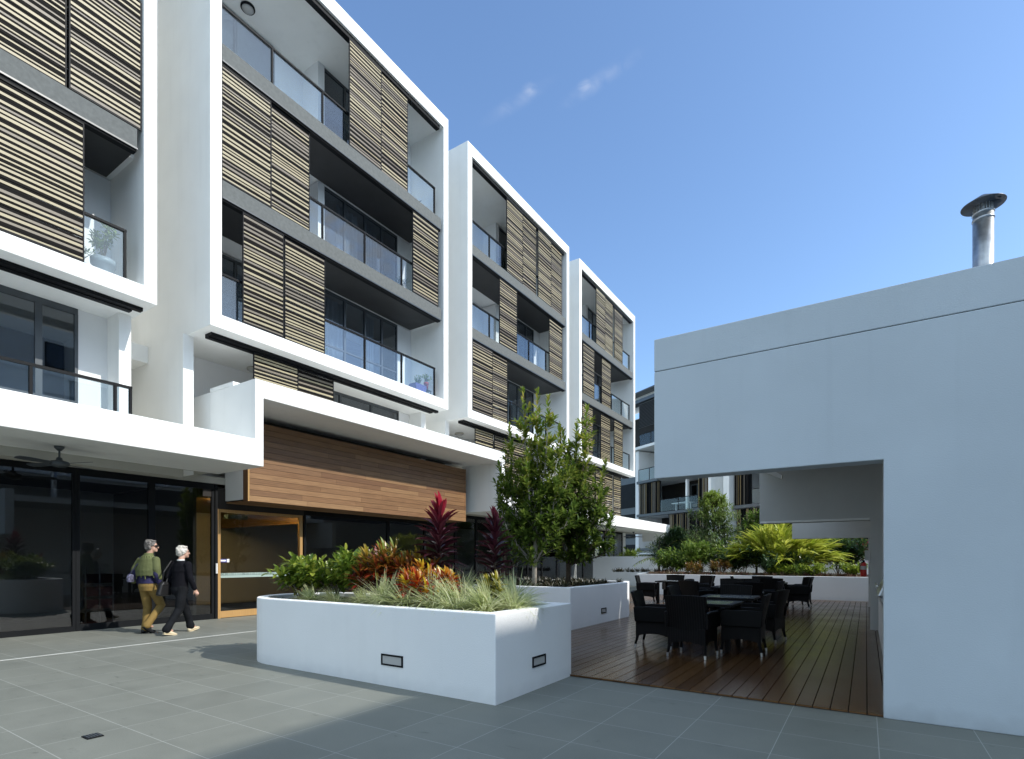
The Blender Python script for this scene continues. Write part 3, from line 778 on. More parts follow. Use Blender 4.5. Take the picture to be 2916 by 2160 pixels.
fb([(-5, 21, -2.99, -2.9, 0, 14.9)], 'rear_wall', M['interior_dark'])
fb([(-6, 8.2, -.9, -.1, 15.2, 15.5)], 'eave', M['alu']); fb([(-6, 2.35, -2, -.3, 16.2, 16.3)], 'roof', M['alu'])
fb([(-7, -.46, -2.8, -.9, 0, 11.0)], 'glazed_wing', M['alu'])
for z_ in (.6, 3.4, 6.2): fb([(-6.9, -.5, -.88, -.86, z_, z_ + 2.2)], 'window', M['dark'])
fb([(-6, 2.3, -3, -1.2, 15.5, 16.2)], 'parapet', M['white'])
for z in (2.2, 5.15, 8.05):
    fb([(.0, 7.6, -.4, 0, z, z + .22)], 'floor_slab', M['alu']); fb([(.05, 8.3, -2.88, -.41, z + .02, z + .2)], 'slab_core', M['whitein'])
    fb([(10.15, 20, -.4, 0, z - .15, z + .07)], 'floor_slab', M['alu']); fb([(10.4, 20, -2.88, -.41, z - .13, z + .05)], 'slab_core', M['whitein'])
fb([(-5, 8.2, -2.88, 0, 11.1, 11.33)], 'floor_slab', M['white'])
fb([(-.45, -.02, -3, -.25, 0, 11.0)], 'fin_wall', M['white']); fb([(8.38, 8.62, -3, .15, 0, 15.1)], 'fin_wall', M['white'])
fb([(8.63, 9.86, -3, -1.1, 0, 15.1)], 'recess_wall', M['whitein']); fb([(9.87, 10.39, -3, .25, 0, 15.1)], 'fin_wall', M['white'])
fb([(5.5, 5.7, -.6, -.4, 5.38, 8.04)], 'column', M['white'])
def vscreen(t0, t1, z0, z1, seed, n0=-.12):
    r = random.Random(seed); mb = {0: [], 1: [], 2: []}
    t = t0 + .03
    while t < t1 - .05:
        k = r.choice([0, 2, 2, 1, 3, 2]); wd = r.uniform(.025, .06)
        if k != 3: mb.setdefault(k, []).append((t, min(t + wd, t1), n0 - .05, n0, z0, z1))
        t += wd + r.uniform(.012, .035)
    o = fb(mb[2] + [(t0, t1, n0 - .06, n0 - .03, z0 - .001, z0 + .05), (t0, t1, n0 - .06, n0 - .03, z1 - .05, z1 + .001)], 'louvre_screen', M['brown_slat'])
    if mb[0]: fb(mb[0], 'bronze_slats', M['gold_slat'], o)
    if mb[1]: fb(mb[1], 'grey_slats', M['grey_slat'], o)
    fb([(t0, t1, n0 - .14, n0 - .12, z0, z1)], 'backing', M['dark'], o)
for n, (a, b, z0, z1) in enumerate([(.3, 1.55, 5.4, 8.0), (1.57, 2.83, 5.4, 8.0), (7.1, 8.36, 5.4, 8.0), (3.85, 5.0, 2.45, 5.1), (5.02, 6.2, 2.45, 5.1), (6.9, 8.3, 2.45, 5.1), (10.5, 11.9, 5.25, 7.8), (10.7, 11.9, 2.3, 4.95), (11.92, 13.2, 2.3, 4.95), (14, 15.4, 5.25, 7.8)]):
    vscreen(a, b, z0, z1, 70 + n)
# dark louvre at the top floor and the glazed walls of the flats
hl = fb([(-.0, 7.9, -.35, -.3, 13.0, 15.15)], 'louvre_screen', M['dsoffit'])
fb([(-.0 + .02, 7.9, -.3, -.26, 13.05 + i * .12, 13.09 + i * .12) for i in range(17)], 'slats', M['brown_slat'], hl)
def rail(t0, t1, z0, h_=1.05, n0=-.12):
    o = fb([(t0, t1, n0 - .05, n0, z0 + h_ - .05, z0 + h_)], 'balustrade', M['dark'])
    fb([(t0 + .03, t1 - .03, n0 - .03, n0 - .02, z0 + .06, z0 + h_ - .06)], 'glass_pane', M['farglass'], o)
    fb([(t, t + .04, n0 - .045, n0 - .005, z0, z0 + h_ - .051) for t in (t0, (t0 + t1) / 2, t1 - .04)], 'post', M['dark'], o)
rail(.1, 2.9, 8.27); rail(.2, 3.2, 11.33); rail(2.85, 7.08, 5.37); rail(3.2, 8, 11.33); rail(2.9, 8.2, 8.27); rail(11.95, 14, 5.22)
def fwin(t0, t1, z0, z1, n0=-2.5):
    o = fb([(t0, t1, n0 - .08, n0, z1 - .08, z1), (t0, t0 + .08, n0 - .08, n0, z0, z1 - .08), (t1 - .08, t1, n0 - .08, n0, z0, z1 - .08), ((t0 + t1) / 2 - .04, (t0 + t1) / 2 + .04, n0 - .08, n0, z0, z1 - .08)], 'window', M['alu'])
    fb([(t0 + .08, t1 - .08, n0 - .06, n0 - .05, z0, z1 - .08)], 'pane', M['winglass'], o)
for a in [(3.9, 5.4, 5.3, 7.7), (5.75, 7.0, 5.3, 7.7), (.3, 2.6, 11.4, 13.0), (12.1, 13.6, 5.3, 7.5), (3, 5, 8.3, 10.7)]: fwin(*a)
fb([(.0, 8, -.7, -.5, 2.0, 2.19)], 'floor_slab', M['white']); fb([(-1, 8, -.5, -.2, 1.9, 2.0)], 'ledge', M['white'])
# furniture on the far balcony
def ft(t, n_, z): p = P0 + D_ * t + Nn * n_; return (p.x, p.y, z)
tb = thing('outdoor_table', 'white outdoor table seen on the distant balcony', 'table', ft(4.6, -1.2, 5.37))
fb([(3.6, 5.4, -1.5, -.7, 6.02, 6.08)], 'tabletop', M['white'], tb)
for q in (3.65, 5.3): fb([(q, q + .06, -1.15, -1.09, 5.37, 6.019)], 'leg', M['white'], tb)
ch = thing('outdoor_chair', 'white high backed chair on the distant balcony at right', 'chair', ft(12.9, -.9, 5.22))
fb([(12.5, 12.95, -1.2, -.75, 5.62, 5.68)], 'seat', M['white'], ch); fb([(12.45, 12.95, -.74, -.70, 5.62, 6.3)], 'backrest', M['white'], ch)
for q in ((12.5, -1.2), (12.9, -1.2), (12.5, -.8), (12.9, -.8)): fb([(q[0], q[0] + .04, q[1], q[1] + .04, 5.22, 5.619)], 'leg', M['white'], ch)
pc = thing('outdoor_chair', 'dark wicker chair beside the white table on the distant balcony', 'chair', ft(6.2, -1, 5.37))
fb([(5.9, 6.5, -1.3, -.7, 5.6, 5.8)], 'seat', M['interior'], pc); fb([(6.42, 6.5, -1.3, -.7, 5.8, 6.3)], 'backrest', M['interior'], pc); fb([(5.95, 6.0, -1.25, -1.2, 5.37, 5.599)], 'leg', M['interior'], pc); fb([(6.4, 6.45, -.8, -.75, 5.37, 5.599)], 'leg', M['interior'], pc)

# ---------------------------------------------------------------- opposite block across the courtyard (outside the frame: it casts the large shadow and shows in the glass)
OB = thing('apartment_building', 'white apartment block facing the others across the courtyard, mirrored in the shopfront glass', 'building', (20, 4, 0))
XO = 15.9
B((XO, XO + 12, -26, 24.0, 0, 16.0)).build('wall', M['white'], OB)
B((XO + 1, XO + 13, 31.0, 80, 0, 14.0)).build('wing', M['white2'], OB)
for q in range(7):
    for z_ in (.8, 3.9, 7.0, 10.1): B((XO + .93, XO + .998, 33 + q * 6, 37 + q * 6, z_, z_ + 2.1)).build('window', M['dark'], OB)
for fl_ in range(2, 5):
    for q in range(8):
        y = -24 + q * 6.0
        z = .9 + fl_ * 3.1
        o = B((XO - .06, XO - .004, y, y + 1.8, z, z + 1.5)).build('window', M['dark'], OB)
        B((XO - .075, XO - .061, y + .06, y + 1.74, z + .06, z + 1.44)).build('pane', M['winglass'], o)
    B((XO - .3, XO - .002, -25, 23, .4 + fl_ * 3.1, .5 + fl_ * 3.1)).build('floor_slab', M['white2'], OB)

B((XO - .05, XO - .003, 9.0, 23.5, .02, 6.4)).build('dark_reflection_panel', M['dsoffit'], OB)  # unseen dark panels, added so the shopfront glass reflects dark
B((XO + .9, XO + .929, 31.5, 79, .02, 7)).build('dark_reflection_panel', M['dsoffit'], OB)
# ---------------------------------------------------------------- wicker chairs and tables
def weave():
    m, nt, p = new_mat('black_wicker'); L = nt.links.new
    tc = N(nt, 'ShaderNodeTexCoord')
    w1 = N(nt, 'ShaderNodeTexWave', wave_type='BANDS', bands_direction='Z'); w1.inputs['Scale'].default_value = 22; w1.inputs['Distortion'].default_value = .8
    w2 = N(nt, 'ShaderNodeTexWave', wave_type='BANDS', bands_direction='X'); w2.inputs['Scale'].default_value = 9; w2.inputs['Distortion'].default_value = .4
    for w_ in (w1, w2): L(tc.outputs['Object'], w_.inputs['Vector'])
    mu = N(nt, 'ShaderNodeMath', operation='MULTIPLY'); L(w1.outputs['Fac'], mu.inputs[0]); L(w2.outputs['Fac'], mu.inputs[1])
    cr = N(nt, 'ShaderNodeValToRGB'); cr.color_ramp.elements[0].color = (.003, .003, .0035, 1); cr.color_ramp.elements[1].color = (.014, .012, .012, 1)
    L(mu.outputs[0], cr.inputs[0]); L(cr.outputs[0], p.inputs['Base Color']); p.inputs['Roughness'].default_value = .5; p.inputs['Specular IOR Level'].default_value = .12
    b = N(nt, 'ShaderNodeBump'); b.inputs['Strength'].default_value = .6; b.inputs['Distance'].default_value = .006; L(mu.outputs[0], b.inputs['Height']); L(b.outputs[0], p.inputs['Normal'])
    return m
M['wicker'] = weave()
def make_chair():
    t = thing('dining_chair', 'x', 'chair', (0, 0, 0), group='black wicker armchairs on the deck')
    # backrest: leaning, flared, slightly hollowed
    bk = MB(); nu, nv = 8, 6
    def P(u, v, off):
        hw = .255 + .045 * v
        y = -.25 - .095 * v ** 1.3 - .03 * (1 - (2 * u - 1) ** 2) + off
        return ((2 * u - 1) * hw, y, .40 + .47 * v + .012 * (1 - (2 * u - 1) ** 2) * (v > .99))
    for off in (0, .045):
        b = len(bk.v)
        for i in range(nu + 1):
            for j in range(nv + 1): bk.v.append(P(i / nu, j / nv, off))
        for i in range(nu):
            for j in range(nv):
                q = (b + i * (nv + 1) + j, b + (i + 1) * (nv + 1) + j, b + (i + 1) * (nv + 1) + j + 1, b + i * (nv + 1) + j + 1)
                bk.f.append(q if off == 0 else q[::-1]); bk.m.append(0)
    n1 = (nu + 1) * (nv + 1)
    for i in range(nu):
        for j in (0, nv):
            a = i * (nv + 1) + j; c = (i + 1) * (nv + 1) + j; bk.f.append((a, c, n1 + c, n1 + a)); bk.m.append(0)
    for j in range(nv):
        for i in (0, nu):
            a = i * (nv + 1) + j; bk.f.append((a, a + 1, n1 + a + 1, n1 + a)); bk.m.append(0)
    bk.build('backrest', M['wicker'], t, world=False)
    # skirt with an arched lower edge on every side
    sk = MB()
    def skirt(p0, p1, th, z1=.41):
        n = 10; d = Vector(p1) - Vector(p0); nn = Vector((-d.y, d.x, 0)).normalized() * th
        b = len(sk.v)
        for i in range(n + 1):
            f = i / n; q = Vector(p0) + d * f
            zl = .17 + .055 * (1 - (2 * f - 1) ** 2)
            for o_ in (Vector((0, 0, 0)), nn): sk.v += [(q.x + o_.x, q.y + o_.y, zl), (q.x + o_.x, q.y + o_.y, z1)]
        for i in range(n):
            a = b + 4 * i; c = a + 4
            sk.f += [(a, c, c + 1, a + 1), (c + 2, a + 2, a + 3, c + 3), (c, a, a + 2, c + 2), (a + 1, c + 1, c + 3, a + 3)]; sk.m += [0] * 4
    skirt((-.265, -.27, 0), (.265, -.27, 0), .025); skirt((.265, .27, 0), (-.265, .27, 0), .025)
    skirt((.268, -.27, 0), (.268, .27, 0), .025); skirt((-.268, .27, 0), (-.268, -.27, 0), .025)
    sk.build('skirt', M['wicker'], t, world=False)
    B((-.24, .24, -.245, .245, .36, .415)).build('seat', M['wicker'], t, bevel=.015, world=False)
    cu = B((-.225, .225, -.2, .24, .416, .45)); cu.build('cushion', mat('charcoal_cushion', (.03, .03, .033), .9), t, bevel=.015, world=False)
    for s_ in (-1, 1):
        ar = MB(); prof = [(-.28, .41), (.27, .41), (.285, .55), (.26, .625), (.2, .645), (-.1, .65), (-.3, .64)]
        ar.extrude(prof, lambda u, v, a: (a, u, v), s_ * .262, s_ * .312)
        ar.build('arm', M['wicker'], t, bevel=.012, world=False)
        for yy in (-.245, .245):
            lg = MB(); sx = s_ * .245; out = .02
            lg.tube([(sx, yy, .40), (sx + s_ * .005, yy, .17), (sx + s_ * out, yy + (out if yy > 0 else -out * 1.6), .05)], [.026, .024, .018], 8)
            lo = lg.build('leg', M['wicker'], t, world=False)
            fc = MB(); fc.tube([(sx + s_ * out, yy + (out if yy > 0 else -out * 1.6), .052), (sx + s_ * out * 1.15, yy + (out if yy > 0 else -out * 1.6) * 1.15, 0.0)], [.0195, .016], 8)
            fc.build('foot_cap', M['chrome'], lo, world=False)
    return t
def make_table():
    t = thing('dining_table', 'x', 'table', (0, 0, 0), group='square black tables on the deck')
    h = .46
    f = MB()
    for (a, b, c, d) in ((-h, h, -h, -h + .1), (-h, h, h - .1, h), (-h, -h + .1, -h + .1, h - .1), (h - .1, h, -h + .1, h - .1)): f.box(a, b, c, d, .70, .74)
    tp = f.build('tabletop', M['wicker'], t, world=False)
    B((-h + .101, h - .101, -h + .101, h - .101, .722, .736)).build('glass_inset', mat('pale_glass_top', (.34, .38, .40), .12, var=.05), tp, world=False)
    B((-h + .1, h - .1, -h + .1, h - .1, .69, .721)).build('apron', M['dark'], t, world=False)
    for sx in (-1, 1):
        for sy in (-1, 1):
            B((sx * (h - .04), sx * (h - .11), sy * (h - .04), sy * (h - .11), .024, .69)).build('leg', M['wicker'], t, world=False)
    return t
tabs = [(-2.1, 8.85, 0, 'black table nearest the camera on the deck, pale glass top'),
        (-2.08, 10.42, 2, 'second black table from the front, just behind the nearest one'),
        (-2.75, 14.2, 4, 'black table in the middle of the deck group, near a back showing its ribs'),
        (-5.1, 17.2, -3, 'far left black table close to the back planter wall'),
        (-2.35, 17.3, 5, 'far right black table close to the back planter wall')]
proto = make_table()
for i, (x, y, a, lb) in enumerate(tabs):
    o = proto if i == 0 else dup(proto)
    o.location = (x, y, 0); o.rotation_euler.z = R(a); o['label'] = lb
# x, y, heading (deg, 0 = faces +y, 90 = faces -x), label
chairs = [(-2.80, 8.50, -84, 'leftmost front wicker chair, side on, in the nearest group'),
          (-2.10, 7.98, -4, 'front wicker chair with its back to the camera'),
          (-1.53, 8.64, 92, 'wicker chair at the right of the nearest table, back to the right'),
          (-2.82, 10.5, -92, 'wicker chair at the left of the second table, mostly hidden'),
          (-1.48, 10.15, 80, 'wicker chair at the right of the second table, leaning back over the open boards'),
          (-2.16, 11.15, 182, 'wicker chair on the far side of the second table, ribbed back facing the camera'),
          (-3.45, 13.55, -28, 'wicker chair with its broad back to the camera left of the middle table'),
          (-3.55, 14.35, -95, 'wicker chair behind the broad backed one at the left of the middle table'),
          (-3.05, 15.1, 176, 'wicker chair at the far left corner of the middle table'),
          (-2.6, 15.15, 186, 'wicker chair at the far right corner of the middle table'),
          (-2.0, 14.2, 84, 'wicker chair at the right end of the middle table'),
          (-2.25, 13.4, 8, 'wicker chair at the near right of the middle table, back to the camera'),
          (-5.9, 16.95, -80, 'far left wicker chair, side on, against the white planter wall'),
          (-5.35, 17.95, 184, 'pale looking wicker chair behind the far left table, lit through its weave'),
          (-4.25, 17.1, 100, 'wicker chair at the right of the far left table'),
          (-4.45, 17.85, 150, 'wicker chair at the back right corner of the far left table'),
          (-3.1, 17.5, -82, 'wicker chair at the left of the far right table'),
          (-2.65, 18.05, 190, 'wicker chair behind the far right table, top of its back showing'),
          (-2.2, 16.6, 4, 'wicker chair in front of the far right table, back to the camera'),
          (-1.62, 17.35, 95, 'wicker chair at the right end of the far right table'),
          (-1.72, 18.3, 70, 'rightmost far wicker chair in front of the white planter wall')]
pc_ = make_chair()
for i, (x, y, a, lb) in enumerate(chairs):
    o = pc_ if i == 0 else dup(pc_)
    o.location = (x, y, .024); o.rotation_euler.z = R(a); o['label'] = lb
# ---------------------------------------------------------------- planting
V = Vector
Z = V((0, 0, 1))
L_shrub = leaf_mat('glossy_green_leaf', [(.07, .13, .018), (.14, .22, .028), (.24, .32, .04), (.38, .42, .07)], .3, .4)
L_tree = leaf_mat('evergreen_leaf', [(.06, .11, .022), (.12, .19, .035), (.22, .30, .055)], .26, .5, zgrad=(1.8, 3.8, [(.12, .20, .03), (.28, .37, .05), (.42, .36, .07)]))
L_dark = leaf_mat('dark_leaf', [(.02, .045, .018), (.04, .085, .028), (.07, .12, .035)], .32, .3)
L_mid = leaf_mat('mid_green_leaf', [(.06, .12, .02), (.13, .22, .035), (.21, .30, .05), (.26, .32, .09)], .35, .4)
L_lime = leaf_mat('lime_leaf', [(.14, .22, .025), (.26, .35, .04), (.40, .46, .07)], .4, .4)
L_ginger = leaf_mat('variegated_leaf', [(.28, .36, .03), (.52, .56, .07), (.68, .68, .16), (.38, .46, .05)], .35, .35)
L_grass = leaf_mat('variegated_grass', [(.34, .41, .15), (.60, .64, .34), (.80, .80, .54), (.46, .54, .22)], .5, .5)
L_cord = leaf_mat('burgundy_leaf', [(.035, .008, .014), (.065, .012, .022), (.12, .03, .045), (.045, .010, .012)], .28, .22, zgrad=(1.08, 1.42, [(.32, .010, .024), (.42, .016, .04), (.22, .008, .02)]))
L_pink = leaf_mat('dusky_pink_leaf', [(.22, .06, .07), (.3, .10, .10)], .4, .3)
L_crot = leaf_mat('croton_leaf', [(.22, .016, .012), (.34, .05, .014), (.09, .14, .018), (.27, .022, .014), (.12, .012, .010), (.38, .13, .016)], .3, .4, zgrad=(.42, .92, [(.12, .21, .022), (.48, .43, .045), (.17, .27, .03), (.34, .07, .02), (.25, .35, .035)]))
L_crot2 = leaf_mat('yellow_croton_leaf', [(.36, .012, .010), (.46, .03, .010), (.62, .48, .03), (.26, .010, .010), (.5, .06, .010)], .32, .4, zgrad=(.38, .66, [(.66, .56, .03), (.60, .46, .03), (.44, .03, .012)]))
L_crotb = leaf_mat('bronze_croton_leaf', [(.14, .05, .02), (.24, .13, .03), (.10, .10, .02), (.32, .20, .04)], .35, .3)
L_crot3 = leaf_mat('olive_croton_leaf', [(.18, .18, .02), (.34, .30, .03), (.1, .12, .02)], .35, .28)
L_brom = leaf_mat('bronze_rosette_leaf', [(.012, .02, .008), (.03, .035, .014), (.055, .04, .018), (.02, .03, .01)], .4, .12)
L_brom2 = leaf_mat('pink_rosette_leaf', [(.16, .10, .06), (.22, .08, .06), (.10, .10, .04), (.28, .2, .12)], .4, .2)
L_red = leaf_mat('crimson_leaf', [(.30, .01, .04), (.5, .03, .10), (.2, .01, .03)], .35, .3)
bark = mat('pale_bark', (.36, .33, .28), .85, var=.25, vs=20, bump=.4, bs=60)
barkd = mat('brown_bark', (.10, .075, .05), .9, var=.3, vs=20, bump=.4, bs=60)
ELL = ((0, .15), (.25, .85), (.55, 1), (.82, .6), (1, 0))
STRAP = ((0, .5), (.3, .9), (.65, 1), (.88, .55), (1, 0))
BLADE = ((0, .8), (.35, 1), (.7, .7), (1, 0))
LANCE = ((0, .2), (.3, 1), (.65, .75), (1, 0))

def rdir(r, el0, el1, az=None):
    a = r.uniform(0, 2 * PI) if az is None else az; e = R(r.uniform(el0, el1))
    return V((math.cos(a) * math.cos(e), math.sin(a) * math.cos(e), math.sin(e)))

def whorl_twig(mb, r, p, d, ln, n, L, W, spread=(35, 70), shape=ELL, curl=.25, tip=True):
    """leaves spiralled along a twig, closer and more upright at its tip"""
    d = d.normalized(); a = d.cross(Z)
    if a.length < 1e-3: a = V((1, 0, 0))
    a.normalize(); b = d.cross(a)
    az = r.uniform(0, 6)
    for i in range(n):
        f = (i + r.random()) / n
        az += 2.4
        s = R(r.uniform(*spread)) * (1.15 - .55 * f)
        dirv = d * math.cos(s) + (a * math.cos(az) + b * math.sin(az)) * math.sin(s)
        dirv = (dirv + V((r.uniform(-.12, .12), r.uniform(-.12, .12), r.uniform(-.1, .15)))).normalized()
        k = r.uniform(.75, 1.15)
        mb.leaf(p + d * (ln * f), dirv, Z if abs(dirv.z) < .95 else V((1, 0, 0)), L * k, W * k, curl * r.uniform(.2, 1.6), shape=shape)

def tree(name, label, base, trunk_pts, leaders, seed, crown_mat, bark_m, L=.125, W=.042, z_low=.9, dens=1.0, spread_r=.42, cat='tree', group=None):
    """leaders: list of (tip, start_z): upright stems that carry side twigs all the way up"""
    r = random.Random(seed)
    t = thing(name, label, cat, base, group=group)
    tk = MB(); tp = [V(p) for p in trunk_pts]
    tk.tube(tp, [.055 - .018 * i / max(1, len(tp) - 1) for i in range(len(tp))], 10)
    cr = MB()
    for tip, z0, rad in leaders:
        tip = V(tip)
        # branch off the trunk
        k = min(range(len(tp)), key=lambda i: abs(tp[i].z - z0))
        s = tp[k]
        mid = s.lerp(tip, .45); mid.x += (tip.x - s.x) * .3; mid.y += (tip.y - s.y) * .3
        path = [s, s.lerp(mid, .5) + V((r.uniform(-.03, .03), r.uniform(-.03, .03), 0)), mid, mid.lerp(tip, .5) + V((r.uniform(-.03, .03), r.uniform(-.03, .03), 0)), tip]
        tk.tube(path, [.024, .02, .014, .009, .004], 6)
        ln = sum((path[i + 1] - path[i]).length for i in range(4))
        nt_ = max(8, int(ln * 18 * dens))
        for i in range(nt_):
            f = (i + r.random()) / nt_
            seg = min(3, int(f * 4)); q = path[seg].lerp(path[seg + 1], f * 4 - seg)
            rr = rad * (1 - f) ** .75 * r.uniform(.35, 1.1)
            d = rdir(r, -18, 45)
            if rr < .07: continue
            e = q + d * rr + Z * (rr * .25)
            tk.tube([q, q.lerp(e, .6) + Z * .01, e], [.006, .004, .0025], 4, cap=False)
            whorl_twig(cr, r, q.lerp(e, .35), (e - q), (e - q).length * .8, int((5 + rr * 18) * dens), L, W)
            whorl_twig(cr, r, e, (e - q) + Z * .5 * rr, .12, 8, L, W, spread=(25, 60))
        # leafy spire at the tip
        whorl_twig(cr, r, path[3], tip - path[3], (tip - path[3]).length, int(26 * dens), L, W, spread=(35, 60))
        whorl_twig(cr, r, tip, Z, .06, 7, L * .9, W * .85, spread=(12, 40))
    tk.build('trunk', bark_m, t, smooth=True, world=False)
    cr.build('crown', crown_mat, t, world=False)
    return t

def bush_mesh(r, rad, h, n, L, W, shape=ELL, base_z=0.0, up=.35, flat=1.0, curl=.3, stems=7):
    cr = MB(); st = MB()
    tips = []
    for i in range(stems):
        a = 2 * PI * i / stems + r.uniform(-.4, .4); q = r.uniform(.25, .95)
        e = V((math.cos(a) * rad * q, math.sin(a) * rad * q * flat, h * r.uniform(.6, 1.0) * (1.05 - .35 * q)))
        st.tube([V((0, 0, -.04)), V((e.x * .35, e.y * .35, e.z * .5)), e], [.012, .009, .004], 5)
        tips.append(e)
    for i in range(n):
        e = r.choice(tips); f = r.uniform(.25, 1.0) ** .7
        q = V((e.x * (f ** 1.2), e.y * (f ** 1.2), e.z * f))
        d = rdir(r, -10, 60); d = (d + V((e.x, e.y, 0)).normalized() * .35 + Z * up).normalized()
        whorl_twig(cr, r, q, d, r.uniform(.08, .2) * max(.6, rad * 2), 5, L, W, shape=shape, curl=curl)
    return cr, st

def bush(name, label, loc, rad, h, n, L, W, m, seed, cat='shrub', group=None, shape=ELL, up=.35, flat=1.0, curl=.3, stems=9, rz=0):
    r = random.Random(seed)
    t = thing(name, label, cat, loc, rz, group)
    cr, st = bush_mesh(r, rad, h, n, L, W, shape, up=up, flat=flat, curl=curl, stems=stems)
    cr.build('foliage', m, t, world=False); st.build('stem', barkd, t, world=False)
    return t

S1 = .80
# glossy green shrubs at the left of the front planter
bush('green_shrub', 'small glossy green shrub at the left end of the front planter', (-7.02, 5.0, S1), .52, .60, 125, .135, .062, L_shrub, 21, group='glossy green shrubs in the front planter')
bush('green_shrub', 'middle glossy green shrub in the front planter', (-6.47, 5.15, S1), .55, .76, 165, .135, .062, L_shrub, 22, group='glossy green shrubs in the front planter')
bush('green_shrub', 'glossy green shrub next to the red and yellow croton in the front planter', (-5.98, 5.2, S1), .52, .74, 150, .135, .062, L_shrub, 23, group='glossy green shrubs in the front planter')

# crotons
def croton(label, loc, rad, h, seed, m, heads, L, W, shape=STRAP, curl=.55):
    r = random.Random(seed)
    t = thing('croton', label, 'shrub', loc, group='crotons')
    fo = MB(); st = MB()
    for i in range(heads):
        a = 2 * PI * i / heads * 1.7; q = rad * math.sqrt(r.uniform(.02, 1)) * .7
        hh = h * (1 - .42 * (q / rad) ** 1.3) * r.uniform(.6, .95)
        e = V((math.cos(a) * q, math.sin(a) * q, max(.12, hh - L * .45)))
        st.tube([V((e.x * .2, e.y * .2, -.04)), e], [.012, .008], 5)
        az = r.uniform(0, 6)
        for k in range(26):
            f = k / 26
            az += 2.4
            el = R(-15 + 95 * f + r.uniform(-10, 10))
            d = V((math.cos(az) * math.cos(el), math.sin(az) * math.cos(el), math.sin(el)))
            s_ = r.uniform(.75, 1.15)
            fo.leaf(e + Z * (-.14 * (1 - f)), d, Z if abs(d.z) < .9 else V((1, 0, 0)), L * s_, W * s_, curl * r.uniform(.4, 1.6), shape=shape, fold=.25)
    fo.build('foliage', m, t, world=False); st.build('stem', barkd, t, world=False)
    return t
croton('tall croton with long orange and green strap leaves left of centre in the front planter', (-5.33, 5.08, S1), .52, .94, 31, L_crot, 24, .22, .038)
croton('croton with yellow topped strap leaves right beside the tallest red cordyline', (-4.88, 5.2, S1), .44, .86, 32, L_crot, 17, .21, .038)
croton('broad leaved yellow and crimson croton behind the front grass', (-4.42, 4.92, S1), .46, .70, 33, L_crot2, 22, .15, .045, shape=ELL)
croton('small olive yellow croton among the pale grass at the right end', (-3.55, 4.98, S1), .20, .5, 34, L_crot3, 7, .15, .045, shape=ELL)

# cordylines
def cordyline(label, loc, h, seed, n, L, W, z0=.45):
    r = random.Random(seed)
    t = thing('cordyline', label, 'plant', loc, group='red cordylines in the front planter')
    st = MB(); st.tube([V((0, 0, -.03)), V((.01, 0, h * .5)), V((0, .01, h * .83))], [.018, .015, .012], 7); st.build('stem', barkd, t, world=False)
    fo = MB(); az = 0
    for k in range(n):
        f = k / n; az += 2.399
        z = z0 + (h * .76 - z0) * f
        el = R(22 + 22 * f + 38 * max(0, (f - .65) / .35) + r.uniform(-14, 12))
        d = V((math.cos(az) * math.cos(el), math.sin(az) * math.cos(el), math.sin(el)))
        l = L * r.uniform(.75, 1.1) * (1.0 - .2 * f)
        fo.leaf(V((0, 0, z)), d, Z if abs(d.z) < .93 else V((1, 0, 0)), l, W * r.uniform(.8, 1.2), r.uniform(.3, 1.1) * (1 - .75 * f), shape=((0, .25), (.25, .6), (.6, 1), (.85, .65), (1, 0)), fold=.3)
    fo.build('foliage', L_cord, t, world=False)
    return t
cordyline('taller red cordyline with a bright crimson tip, left of the two, in the front planter', (-4.66, 5.38, S1), 1.56, 41, 95, .40, .074)
cordyline('slimmer red cordyline nearest the small tree, right of the two, in the front planter', (-3.86, 5.5, S1), 1.36, 42, 85, .33, .062, z0=.3)
t = thing('cordyline', 'short dusky pink cordyline with two upright leaves behind the green shrubs', 'plant', (-6.02, 5.5, S1))
mb = MB()
for k, (a, e) in enumerate([(PI * .6, 74), (PI * 1.6, 70), (PI * .2, 60)]):
    d = V((math.cos(a) * math.cos(R(e)), math.sin(a) * math.cos(R(e)), math.sin(R(e)))); mb.leaf(V((0, 0, .42)), d, V((1, 0, 0)), .42 - .06 * k, .12, .25, shape=ELL)
mb.build('foliage', L_pink, t, world=False)
mb = MB(); mb.tube([(0, 0, -.02), (0, 0, .45)], .014, 6); mb.build('stem', barkd, t, world=False)

